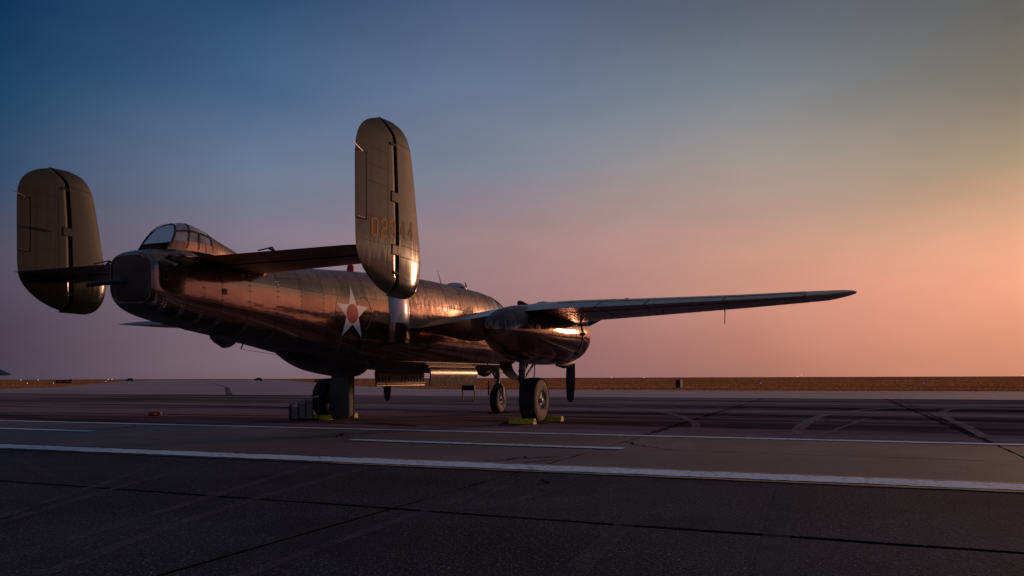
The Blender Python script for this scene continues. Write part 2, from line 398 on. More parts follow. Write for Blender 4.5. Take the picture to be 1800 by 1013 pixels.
# pale taxiway concrete: right edge and left edge of the pavement, running off to the horizon between them
edge_r = [(48.6,-160),(48.5,-21.4),(48.3,7.6),(50.2,20),(54.5,32),(69.4,47),(100,72),(152,116.4),(276,221.4),(900,760)]
edge_l = [(1100,1180),(326,380),(125.3,164.1),(80,113),(63.8,97.6),(52,88),(43,79.6),(33,75),(20,78)]
mb = MB(); poly = edge_r + edge_l + [(20,160),(-60,160),(-60,-160)]
mb.add([(p[0],p[1],-.012) for p in poly], [tuple(range(len(poly)))])
taxi = gobj('taxiway', mb, M['conc'])
# apron: black tar bed with slabs laid on it
mb = MB(); mb.add([(-40,-60,-.003),(24.6,-60,-.003),(24.6,60,-.003),(-40,60,-.003)], [(0,1,2,3)])
apron = gobj('apron', mb, M['tar'])
def jag(p, q, n, amp):
    out = []
    for i in range(n):
        t = i/n; out.append((p[0]+(q[0]-p[0])*t + random.uniform(-amp, amp)*(i>0), p[1]+(q[1]-p[1])*t + random.uniform(-amp, amp)*(i>0)))
    return out
def slab(x0, x1, y0, y1, mat, gx=.02, gy=.014, amp=.006, z=0.0):
    p = [(x0+gx, y0+gy), (x1-gx, y0+gy), (x1-gx, y1-gy), (x0+gx, y1-gy)]; pts = []
    for i in range(4):
        L = math.dist(p[i], p[(i+1)%4]); pts += jag(p[i], p[(i+1)%4], min(40, max(2, int(L/.35))), amp)
    n = len(pts); b = MB()
    b.add([(a[0], a[1], z) for a in pts], [tuple(range(n))])
    b.grid([[(a[0], a[1], z) for a in pts], [(a[0], a[1], z-.02) for a in pts]], closed=True)
    return b.build('paving_slab', mat, apron)
ys = [-40, -23.35, -17.75, -12.12, -6.55, -.9, 4.65, 10.25, 16, 30]
for y0, y1 in zip(ys, ys[1:]):
    for (x0, x1, mt, g) in ((-40,-12.4,'asA',.04),(-12.4,-9.35,'asA',.04),(-9.35,-6.38,'asB',.010),(-6.38,-3.8,'asB',.010),(-3.8,24.5,'asC',.006)):
        slab(x0, x1, y0, y1, M[mt], gx=g, gy=.018 if mt != 'asC' else .020, amp=.012)
for y0, y1 in ((30, 60), (-60, -40)): slab(-40, 24.5, y0, y1, M['asC'])

def ribbon(name, pts, w, z, mat, amp=.0, step=.25, parent=apron):
    P = [Vector((p[0], p[1], 0)) for p in pts]; dense = []
    for a, b in zip(P, P[1:]):
        k = max(1, int((b-a).length/step)); dense += [a.lerp(b, i/k) for i in range(k)]
    dense.append(P[-1]); L = []; Rr = []
    for i, p in enumerate(dense):
        t = (dense[min(i+1, len(dense)-1)] - dense[max(i-1, 0)]).normalized(); nn = Vector((-t.y, t.x, 0))
        ww = w(i/(len(dense)-1)) if callable(w) else w
        L.append(p + nn*(ww/2 + random.uniform(-amp, amp)) + Vector((0,0,z))); Rr.append(p - nn*(ww/2 + random.uniform(-amp, amp)) + Vector((0,0,z)))
    b = MB(); b.grid([L, Rr]); o = b.build(name, mat, parent); return o
def smooth_path(pts, k=8):
    out = []; P = [Vector((p[0], p[1], 0)) for p in pts]
    for i in range(len(P)-1):
        p0, p1, p2, p3 = P[max(i-1,0)], P[i], P[i+1], P[min(i+2,len(P)-1)]
        for j in range(k):
            t = j/k; out.append(.5*((2*p1)+(p2-p0)*t+(2*p0-5*p1+4*p2-p3)*t*t+(3*p1-p0-3*p2+p3)*t**3))
    return [(p.x, p.y) for p in out] + [pts[-1]]
# painted lines (dx/dy = -.028)
def lx(x0, y): return x0 - .028*(y - 0)
ribbon('painted_line', [(lx(-9.44, 26), 26), (lx(-9.44,-30), -30)], .50, .012, M['linew'], .022, .10)
for dxx, mt in ((-.34,'liney'),(.34,'liney')):
    ribbon('line_edging', [(lx(-9.44, -4)+dxx, -4), (lx(-9.44,-30)+dxx, -30)], .10, .009, M[mt], .02)
    ribbon('line_edging', [(lx(-9.44, 26)+dxx, 26), (lx(-9.44,-4)+dxx, -4)], .10, .009, M['lined'], .02)
ribbon('painted_line', [(lx(-3.88, 40), 40), (lx(-3.88,-40), -40)], .27, .008, M['linew'], .014, .12)
for a, b in ((4.2, 10.6), (-6.9, -2.05)):
    ribbon('painted_dash', [(-6.42, a), (-6.42, b)], .27, .012, M['linew'], .014, .1)
# cracks: short jittered runs, as the photograph shows them
def jitter_path(pts, step=.10, amp=.035):
    out = []
    for a, b in zip(pts, pts[1:]):
        L = math.dist(a, b); k = max(1, int(L/step))
        for q in range(k):
            t = q/k; out.append((a[0]+(b[0]-a[0])*t+random.uniform(-amp,amp), a[1]+(b[1]-a[1])*t+random.uniform(-amp,amp)))
    return out + [pts[-1]]
for pts, w in (([(-8.85,-5.7),(-8.5,-5.9),(-8.26,-5.95),(-8.05,-6.2),(-7.84,-6.45)], .045), ([(-8.9,-6.2),(-8.5,-6.36),(-8.15,-6.52)], .03), ([(-8.2,-6.0),(-7.95,-5.95)], .025),
               ([(-5.0,-6.55),(-5.5,-6.8),(-5.86,-7.06),(-6.05,-7.3),(-6.36,-7.75)], .035), ([(-6.36,-1.0),(-5.9,-1.35),(-5.5,-1.2),(-5.1,-.95)], .05), ([(-5.9,-1.35),(-5.6,-1.75)], .04), ([(-4.4,5.2),(-4.9,4.9),(-5.3,4.68)], .03),
               ([(-10.2,-7.0),(-10.45,-7.2),(-10.6,-7.12)], .03), ([(-13.0,-2.6),(-13.6,-3.0),(-14.1,-3.1)], .02)):
    ribbon('sealed_crack', jitter_path(pts), (lambda w: (lambda t: w*(.35+.65*sin(pi*min(.999,max(.001,t)))**.5)))(w), .005, M['tar'], w*.3, .05)
# tyre marks
for pts, w, mt in (
    ([(-2.6,-9.05),(2.1,-9.1),(6.7,-9.5),(11.7,-11.2),(15,-14)], .26, 'trk'), ([(-2,-12.2),(1.84,-12.3),(6.2,-12.36),(11.3,-13),(16.6,-15.2)], .20, 'trk'), ([(-2.5,-9.5),(0.5,-9.9),(4,-10.4)], .10, 'trk'),
    ([(-2.5,-7.2),(1,-6.6),(6,-4.8),(12,-1)], .18, 'trk'), ([(-3,4),(0.5,2.2),(6,1.2),(10,2.6)], .18, 'trk'), ([(-1.4,-10.4),(-1.3,-9.4)], .12, 'trk'), ([(1.2,7.5),(5,6.4),(11,6.8)], .14, 'trk'),
    ([(-15.2,-5.5),(-13.1,-4.87),(-10.2,-4.0)], .12, 'trkf'), ([(-15.2,-6.0),(-12.8,-5.25),(-9.9,-4.7)], .12, 'trkf'), ([(-14.9,-4.6),(-12.6,-3.5),(-9.9,-2.4)], .10, 'trkf'), ([(-14.4,-4.2),(-12.2,-3.0),(-9.9,-1.6)], .10, 'trkf'),
    ([(-14.9,-7.0),(-13.0,-6.9),(-10.8,-6.9)], .10, 'trkf'), ([(-12.2,-7.2),(-10.2,-6.5)], .12, 'trkf'), ([(-12.1,-7.3),(-10.4,-7.5)], .12, 'trkf'), ([(-15,-8.7),(-12.8,-8.54),(-9.9,-8.37)], .15, 'trkf'), ([(-15,-9.7),(-11.9,-9.54),(-9.9,-9.46)], .17, 'trkf'), ([(-12,-2),(-11.2,-.4),(-10.2,1.6)], .14, 'trkf'),
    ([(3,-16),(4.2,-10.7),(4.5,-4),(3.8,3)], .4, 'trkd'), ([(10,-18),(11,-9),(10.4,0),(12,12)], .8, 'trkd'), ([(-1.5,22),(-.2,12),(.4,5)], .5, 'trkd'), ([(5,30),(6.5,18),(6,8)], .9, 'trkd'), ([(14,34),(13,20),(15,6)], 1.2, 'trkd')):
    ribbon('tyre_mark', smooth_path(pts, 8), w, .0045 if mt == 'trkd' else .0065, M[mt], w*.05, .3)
for yy, w in ((-6.5,.13),(-12.1,.15)):
    ribbon('sealed_joint', [(-3.6, yy), (24.4, yy+.5)], w, .003, M['trkd'], .04)
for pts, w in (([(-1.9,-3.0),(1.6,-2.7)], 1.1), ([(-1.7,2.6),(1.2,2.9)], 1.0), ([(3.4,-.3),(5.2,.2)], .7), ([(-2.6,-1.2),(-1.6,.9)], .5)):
    ribbon('contact_shade', smooth_path(pts, 8), (lambda w: (lambda t: w*(.25+sin(pi*min(1,max(0,t)))*.75)))(w), .0035, M['trkd'], .08, .12)  # dark patches painted under wheels and belly in place of contact shadow
# seam of the far taxiway
ribbon('taxiway_seam', [(24.9,29.4),(60,62),(120,121),(428,428)], .45, -.006, M['trkd'], .06, 4, taxi)
# grass blades over the field beyond the pavement, larger and sparser with distance
def inside(px_, py_, poly):
    c = False; n = len(poly); q = n-1
    for i in range(n):
        xi, yi = poly[i]; xj, yj = poly[q]
        if (yi > py_) != (yj > py_) and px_ < (xj-xi)*(py_-yi)/(yj-yi)+xi: c = not c
        q = i
    return c
gv = []; gf = []
def tuft(x, y, h, w, k):
    for _ in range(k):
        a = random.uniform(0, pi); dx, dy = cos(a)*w, sin(a)*w; lx_, ly_ = random.uniform(-.5,.5)*h, random.uniform(-.5,.5)*h; b0 = len(gv)
        ox, oy = random.uniform(-1,1)*w, random.uniform(-1,1)*w
        gv.extend([(x+ox-dx, y+oy-dy, -.03), (x+ox+dx, y+oy+dy, -.03), (x+ox+lx_, y+oy+ly_, h*random.uniform(.6,1))]); gf.append((b0, b0+1, b0+2))
ca, sa = cos(ROT), sin(ROT)
for (d0, d1, n_, h0, w0) in ((58,95,16000,.10,.05),(95,170,20000,.11,.07),(170,330,18000,.13,.13),(330,800,14000,.16,.28)):
    for _ in range(n_):
        d = sqrt(random.uniform(d0*d0, d1*d1)); az_ = radians(random.uniform(-36, 36)); wx_, wy_ = d*sin(az_)-ACX, d*cos(az_)-ACY
        x, y = ca*wx_+sa*wy_, -sa*wx_+ca*wy_
        if not inside(x, y, poly): tuft(x, y, random.uniform(.5,1.3)*h0, w0, 3)
mb = MB(); mb.v = gv; mb.f = gf
grass = link('dry_grass', mesh('dry_grass', gv, gf, False), M['blade']); grass.location = (ACX, ACY, 0); grass.rotation_euler = (0, 0, ROT); grass['kind'] = 'stuff'; tag(grass, 'short dry orange grass tufts along the far pavement edge', 'grass')

# ================================================================== the bomber
ac = empty('bomber_aircraft', (ACX, ACY, 0), ROT)
tag(ac, 'large dark olive twin-engine warplane with twin tail fins parked on the apron', 'aircraft')

# ---- fuselage loft
ST = [(-9.24,2.27,2.94,.38),(-9.18,2.20,2.99,.43),(-9.02,2.10,3.05,.48),(-8.7,2.01,3.09,.53),(-8.0,1.90,3.11,.58),(-7.0,1.77,3.14,.64),(-6.0,1.62,3.19,.69),
      (-5.0,1.47,3.26,.72),(-3.57,1.32,3.38,.74),(-2.0,1.25,3.47,.75),(-.9,1.22,3.53,.75),(.4,1.20,3.55,.75),(1.56,1.20,3.55,.75),(3.0,1.24,3.50,.73),
      (3.7,1.28,3.38,.69),(4.4,1.36,3.02,.62),(5.2,1.55,2.80,.52),(5.9,1.80,2.62,.38),(6.3,2.0,2.45,.22),(6.45,2.18,2.28,.06)]
fx = [s[0] for s in ST]
fzb, fzt, fhw = (pchip(fx, [s[i] for s in ST]) for i in (1, 2, 3))
nexp = pchip([-9.4,-9.0,-8.0,6.5],[4.2,3.8,3.1,2.9])
def fus(x, phi, off=0.0):
    zb, zt, w = fzb(x), fzt(x), fhw(x); hz = (zt-zb)/2; zc = (zt+zb)/2; c, s_ = cos(phi), sin(phi); NEXP = nexp(x)
    y = (w+off)*math.copysign(abs(c)**(2/NEXP), c); z = zc + (hz+off)*math.copysign(abs(s_)**(2/NEXP), s_)
    return (x, y, z)
def fus_y(x, z):     # half width of the hull at a height
    zb, zt, w = fzb(x), fzt(x), fhw(x); hz = (zt-zb)/2; u = min(.999, abs((z-(zt+zb)/2)/hz)); NEXP = nexp(x)
    return w*(1-u**NEXP)**(1/NEXP)
NP = 64
phis = [2*pi*k/NP for k in range(NP)]
mb = MB(); xs = [-9.238] + [x for x in np.linspace(-9.22, 6.44, 80)]
rows = [[fus(x, p, -.010) for p in phis] for x in xs]
mb.grid(rows, closed=True); mb.cap(rows[0], True); mb.cap(rows[-1])
hull = mb.build('fuselage', M['under'], ac, True)
# skin panels over the hull
xb = [-9.235,-8.98,-8.66,-8.28,-7.9,-7.3,-6.62,-6.0,-5.35,-4.75,-3.95,-3.05,-2.1,-1.25,-.3,.6,1.5,2.35,3.1,3.9,4.7,5.5,6.4]
pb_deg = [-110,-70,-38,-12,14,42,66,114,138,166,192,218,250]
def skin(name, x0, x1, p0, p1, mat, parent, off=0.0, nx=7, npv=8, g=.0022, lip=.008):
    r = (fhw(.5*(x0+x1)))
    dp = g/max(r, .15)
    X = np.linspace(x0+g, x1-g, nx); P = np.linspace(p0+dp, p1-dp, npv); b = MB()
    rows = [[fus(x, p, off) for p in P] for x in X]; b.grid(rows)
    rim = rows[0] + [r_[-1] for r_ in rows[1:]] + rows[-1][-2::-1] + [r_[0] for r_ in rows[-2:0:-1]]
    rim2 = [fus(X[0], p, off-lip) for p in P] + [fus(x, P[-1], off-lip) for x in X[1:]] + [fus(X[-1], p, off-lip) for p in P[-2::-1]] + [fus(x, P[0], off-lip) for x in X[-2:0:-1]]
    b.grid([rim, rim2], closed=True)
    return b.build(name, mat, parent, True, 50)
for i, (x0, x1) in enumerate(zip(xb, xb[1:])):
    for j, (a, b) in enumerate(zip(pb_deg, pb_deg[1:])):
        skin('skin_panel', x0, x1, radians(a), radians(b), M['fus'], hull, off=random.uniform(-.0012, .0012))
# rivets along the ring seams and long seams of the tail cone
mb = MB()
def rivet(x, p, r=.0065):
    c = Vector(fus(x, p, .001)); e = 1e-3
    t1 = (Vector(fus(x+e, p)) - Vector(fus(x-e, p))).normalized(); t2 = (Vector(fus(x, p+e)) - Vector(fus(x, p-e))).normalized()
    nn = t1.cross(t2).normalized()
    if nn.dot(c - Vector((x, 0, (fzb(x)+fzt(x))/2))) < 0: nn = -nn
    mb.add([c+t1*r, c+t2*r, c-t1*r, c-t2*r, c+nn*r*.9], [(0,1,4),(1,2,4),(2,3,4),(3,0,4)])
for x in xb[1:-4]:
    L = 1.9*(fzt(x)-fzb(x)) ; k = int(L/.06)
    for dx in (-.022, .022):
        for q in range(k):
            p = radians(-108 + 216*q/k) - 0
            rivet(x+dx, pi + p if True else p, .014 if x < -6.5 else .010)
for deg in (166, 192, 218):
    for x in np.arange(-9.0, 2.0, .05): rivet(x, radians(deg+1.6), .0045)
for q in range(60): rivet(-9.20, radians(100+160*q/60), .014)
for x in np.arange(-7.1, -5.9, .055):
    for dz in (.0, .035): rivet(x, radians(180-24-dz*20-(x+7.1)*6), .012)
rv = mb.build('rivets', M['rivet'], hull); rv['kind'] = 'stuff'
# small black window square and access door arc
def on_side(x, z, off): return (x, -(fus_y(x, z)+off), z)
def side_patch(name, pts2d, mat, parent, off, sub=1):
    """flat outline (x, z) laid on the starboard side of the hull, fan-filled with concentric rings"""
    cx = sum(p[0] for p in pts2d)/len(pts2d); cz = sum(p[1] for p in pts2d)/len(pts2d)
    dense = []
    for a, b in zip(pts2d, pts2d[1:]+pts2d[:1]): dense += [(a[0]+(b[0]-a[0])*t/4, a[1]+(b[1]-a[1])*t/4) for t in range(4)]
    rows = [[on_side(cx+(p[0]-cx)*r, cz+(p[1]-cz)*r, off) for p in dense] for r in (.02,.25,.5,.75,1)]
    b = MB(); b.grid(rows, closed=True); b.cap(rows[0]); return b.build(name, mat, parent, True)
wx, wz = -7.86, 2.50
side_patch('window_pane', [(wx-.05,wz-.05),(wx+.05,wz-.05),(wx+.05,wz+.05),(wx-.05,wz+.05)], M['under'], hull, .004)
mb = MB(); mb.tube([on_side(-4.02+.27*cos(a), 2.42+.33*sin(a), .002) for a in np.linspace(-pi*.45, pi*1.0, 30)], .006, 5); mb.build('hatch_seam', M['rivet'], hull)
# national star
SX, SZ, SR = -4.43, 2.385, .575
disc = side_patch('insignia_disc', [(SX+SR*.97*cos(a), SZ+SR*.97*sin(a)) for a in np.linspace(0, 2*pi, 40)[:-1]], M['insblue'], hull, .0035)
star = []
for k in range(10):
    r = SR*(1.0 if k % 2 == 0 else .382); a = pi/2 + k*pi/5; star.append((SX+r*cos(a), SZ+r*sin(a)))
# the star points are built as five kites + pentagon so the sheet follows the hull
def kite_sheet(quads, name, mat, off, parent=hull):
    b = MB()
    for q in quads:
        A, B, C, D = q; n = 8
        rows = []
        for i in range(n+1):
            u = i/n; p = (A[0]+(B[0]-A[0])*u, A[1]+(B[1]-A[1])*u); r = (D[0]+(C[0]-D[0])*u, D[1]+(C[1]-D[1])*u)
            rows.append([on_side(p[0]+(r[0]-p[0])*v/n, p[1]+(r[1]-p[1])*v/n, off) for v in range(n+1)])
        b.grid(rows)
    return b.build(name, mat, parent, True)
kite_sheet([((SX, SZ), star[(k-1) % 10], star[k], star[(k+1) % 10]) for k in range(0, 10, 2)], 'insignia_star', M['white'], .007)
side_patch('insignia_circle', [(SX+.195*cos(a), SZ+.195*sin(a)) for a in np.linspace(0, 2*pi, 32)[:-1]], M['insred'], hull, .0105)
# waist bulge, pale, and its dark lower fairing
def bulge(x0, x1, z0, z1, d, name, mat, parent):
    b = MB(); rows = []
    for i in range(17):
        u = i/16; x = x0+(x1-x0)*u; row = []
        for j in range(9):
            v = j/8; z = z0+(z1-z0)*v; k = d*sin(pi*min(1,max(0,u)))**.6
            row.append(on_side(x, z, .006 + k))
        rows.append(row)
    b.grid(rows); b.cap([r[0] for r in rows] + [on_side(x0+(x1-x0)*i/16, z0, -.02) for i in range(16,-1,-1)]); b.cap([r[-1] for r in rows] + [on_side(x0+(x1-x0)*i/16, z1, -.02) for i in range(16,-1,-1)])
    return b.build(name, mat, parent, True, 40)
bulge(-3.02,-2.22,2.30,2.86,.13,'waist_blister', M['greyp'], ac)
bulge(-3.04,-2.20,1.86,2.295,.12,'waist_fairing', M['fus'], ac)
mb = MB()
for z in np.linspace(2.33, 2.83, 14): mb.add([on_side(-2.19, z-.008, .01), on_side(-2.175, z, .01), on_side(-2.19, z+.008, .01), on_side(-2.205, z, .01), on_side(-2.19, z, .022)], [(0,1,4),(1,2,4),(2,3,4),(3,0,4)])
r2 = mb.build('blister_rivets', M['rivet'], ac); r2['kind'] = 'stuff'

# ---- tail gunner's canopy
cz0 = pchip([-8.85,-8.1,-7.8,-6.6],[3.13,3.17,3.17,3.13]); ctop = pchip([-8.6,-8.46,-8.2,-8.0,-7.75,-7.5,-7.0,-6.6],[3.50,3.55,3.60,3.575,3.49,3.41,3.28,3.2]); cw = pchip([-8.85,-8.4,-7.9,-7.3,-6.6],[.30,.335,.335,.28,.12])
clean = pchip([-8.85,-8.43,-8.17,-7.8,-6.6],[.30,.20,.10,0,0])
def can(x, p, off=0.0):     # p: 0 starboard base .. pi port base; the hoops lean forward towards the crown
    z0 = cz0(x) - .05; dx = clean(x); h = ctop(x+dx)-z0; w = cw(x); k = abs(sin(p))**.85
    return (x+dx*k - off*.3, -(w+off)*math.copysign(abs(cos(p))**.8, cos(p)), z0+(h+off)*k)
cf = empty('gunner_canopy', (0,0,0), 0, ac)
def can_sheet(name, x0, x1, p0, p1, mat, off=0.0, nx=8, n=9):
    b = MB(); rows = [[can(x, p, off) for p in np.linspace(p0, p1, n)] for x in np.linspace(x0, x1, nx)]; b.grid(rows); return b.build(name, mat, cf, True, 60)
base, mid_ = radians(14), radians(39)
b = MB(); ring_ = [can(-8.78, p, -.008) for p in np.linspace(base*.6, pi-base*.6, 30)]
b.cap(ring_); b.build('windscreen', M['glass'], cf, False)
for a, b_ in ((-8.745,-8.45),(-8.415,-8.19),(-8.155,-7.87)):
    can_sheet('pane', a, b_, base, mid_-.02, M['glass']); can_sheet('pane', a, b_, pi-mid_+.02, pi-base, M['glass'])
can_sheet('pane', -8.745, -8.45, mid_+.02, pi-mid_-.02, M['glass'], n=15); can_sheet('pane', -8.415, -7.87, mid_+.02, pi-mid_-.02, M['glass'], n=15)
def hoop(x, w, p0=0.05, p1=pi-.05): can_sheet('frame', x-w/2, x+w/2, p0, p1, M['black'], .009, 3, 27)
hoop(-8.765, .055); hoop(-8.43, .035); hoop(-8.17, .03, .05, mid_); hoop(-8.17, .03, pi-mid_, pi-.05); hoop(-7.85, .04)
for pm in (mid_, pi-mid_): can_sheet('frame', -8.76, -7.85, pm-.045, pm+.045, M['black'], .009, 14, 3)
can_sheet('frame', -8.79, -7.83, 0.0, base+.02, M['fus'], .007, 16, 4); can_sheet('frame', -8.79, -7.83, pi-base-.02, pi, M['fus'], .007, 16, 4)
b = MB(); b.tube([can(-8.785, base*.7, .0), can(-8.785, pi-base*.7, .0)], .02, 6); b.build('frame', M['black'], cf)
can_sheet('rear_deck', -7.84, -6.62, 0, pi, M['fus'], .0, 16, 25)
# dark cockpit tub and headrest inside
mb = MB(); mb.box((-8.35,0,3.07), (.40,.26,.03), bev=.02); mb.build('cockpit_floor', M['black'], ac)

# ---- canvas over the tail gun opening, with the covered gun
cv = MB(); rows = []
for r in (0.02,.3,.55,.75,.9,1.0):
    row = []
    for k in range(40):
        a = 2*pi*k/40; c, s_ = cos(a), sin(a)
        y = -.045 + .37*r*math.copysign(abs(c)**(2/4), c); z = 2.585 + .345*r*math.copysign(abs(s_)**(2/4), s_)
        wr = .010*sin(9*y+14*z) + .008*sin(23*z-11*y)*r
        row.append((-9.285 - .035*(1-r**2) + wr*.6 + .05*max(0, r-.75)/.25, y, z))
    rows.append(row)
cv.grid(rows, closed=True); cv.cap(rows[0])
cv.grid([rows[-1], [(p[0]+.09, p[1]*1.03, 2.585+(p[2]-2.585)*1.03) for p in rows[-1]]], closed=True)
cover = cv.build('canvas_cover', M['canvas'], ac, True, 60); cover['label'] = 'wrinkled brown canvas closing the tail gun opening'
mb = MB()
for dy in (.0,):
    g0 = Vector((-9.22,-.08+dy,2.56)); g1 = Vector((-9.80,.20+dy,2.44))
    mb.tube([g0, g0.lerp(g1,.45), g0.lerp(g1,.5), g0.lerp(g1,.97), g1], [.055,.052,.038,.034,.03], 10)
mb.build('tail_gun', M['black'], ac, True)
mb = MB(); rows = []
for i in range(13):
    u = i/12; r = .11*sin(pi*u)**.6 + .002
    rows.append([(-8.95+.62*u, -.49-.03*u + r*.9*cos(a), 2.96+r*1.0*sin(a)) for a in np.linspace(0, 2*pi, 13)[:-1]])
mb.grid(rows, closed=True); mb.build('stabilizer_fillet', M['fus'], ac, True)

# ---- twin fins
FROW = [(2.315,-7.42,-7.12),(2.36,-7.68,-6.97),(2.45,-7.95,-6.84),(2.6,-8.20,-6.73),(2.75,-8.36,-6.675),(2.95,-8.46,-6.655),(3.3,-8.48,-6.70),(3.7,-8.48,-6.77),(4.1,-8.48,-6.84),(4.45,-8.465,-6.91),(4.6,-8.42,-6.95),(4.72,-8.34,-7.0),(4.80,-8.25,-7.05),(4.88,-8.11,-7.13),(4.94,-7.95,-7.23),(4.985,-7.76,-7.44)]
fz = [r[0] for r in FROW]; fte = pchip(fz, [r[1] for r in FROW]); fle = pchip(fz, [r[2] for r in FROW])
hin = pchip([2.315,2.55,2.62,4.70,4.76,4.985],[-7.66,-7.47,-7.47,-7.55,-7.58,-7.84])
zs = list(np.linspace(2.316, 2.6, 9)) + list(np.linspace(2.66, 4.6, 22)) + list(np.linspace(4.66, 4.984, 10))
def fthick(x, z):
    u = (fle(z)-x)/max(.05, fle(z)-fte(z)); u = min(1, max(0, u)); c = 1.8
    t = 5*.115*c*(.2969*sqrt(u)-.126*u-.3516*u*u+.2843*u**3-.1015*u**4)
    e = min(1, (z-2.30)/.28, (5.0-z)/.30); return max(.002, t*sqrt(max(0, 1-(1-e)**2)))
def fin_piece(name, x0f, x1f, parent, mat, nose=False, zlist=zs, nx=14):
    b = MB(); A = []; B = []
    for z in zlist:
        x0, x1 = x0f(z), x1f(z)
        if x1 - x0 < .01: x1 = x0 + .01
        ra = []; rb = []
        for k in range(nx+1):
            u = k/nx; u = .5-.5*cos(pi*u); x = x0+(x1-x0)*u; t = fthick(x, z)
            if nose and x > x1-.05: t *= sqrt(max(0, 1-((x-(x1-.05))/.05)**2))*.999+.001
            ra.append((x, -t, z)); rb.append((x, t, z))
        A.append(ra); B.append(rb)
    b.grid(A); b.grid(B, flip=True)
    b.grid([[r[0] for r in A], [r[0] for r in B]]); b.grid([[r[-1] for r in A], [r[-1] for r in B]])
    b.grid([A[0], B[0]]); b.grid([A[-1], B[-1]])
    return b.build(name, mat, parent, True, 50)
GAP = .025
# stencil digits
DIG = {'0': [((0,.2),(0,1.4)),((1,.2),(1,1.4)),((.2,0),(.8,0)),((.2,1.6),(.8,1.6)),((0,.2),(.2,0)),((.8,0),(1,.2)),((0,1.4),(.2,1.6)),((.8,1.6),(1,1.4))],
       '2': [((0,1.3),(.2,1.6)),((.2,1.6),(.8,1.6)),((.8,1.6),(1,1.35)),((1,1.35),(1,1.0)),((1,1.0),(.75,.8)),((.75,.8),(.25,.7)),((.25,.7),(0,.4)),((0,.4),(0,0)),((0,0),(1,0))],
       '3': [((0,1.35),(.2,1.6)),((.2,1.6),(.8,1.6)),((.8,1.6),(1,1.35)),((1,1.35),(1,1.05)),((1,1.05),(.8,.82)),((.8,.82),(.4,.82)),((.8,.82),(1,.6)),((1,.6),(1,.25)),((1,.25),(.8,0)),((.8,0),(.2,0)),((.2,0),(0,.25))],
       '4': [((.75,0),(.75,1.6)),((.75,1.6),(0,.5)),((0,.5),(1.1,.5))]}
def number(parent, digits, w=.125, hgt=.25, mat='number'):
    for ch, x0 in digits:
        b = MB()
        for (a, c) in DIG[ch]:
            a = Vector((a[0]*w, a[1]/1.6*hgt)); c = Vector((c[0]*w, c[1]/1.6*hgt)); d = (c-a).normalized(); nn = Vector((-d.y, d.x))*.019
            a2 = a - d*.016; c2 = c + d*.016; n = 6; rows = []
            for s_ in (-1, 0, 1):
                row = []
                for k in range(n+1):
                    p = a2.lerp(c2, k/n) + nn*s_; X = x0+p.x; Zz = 3.17+.085*(X+8.1)+p.y
                    row.append((X, -(fthick(X, Zz)+.003), Zz))
                rows.append(row)
            b.grid(rows)
        b.build('serial_digit', M[mat], parent)
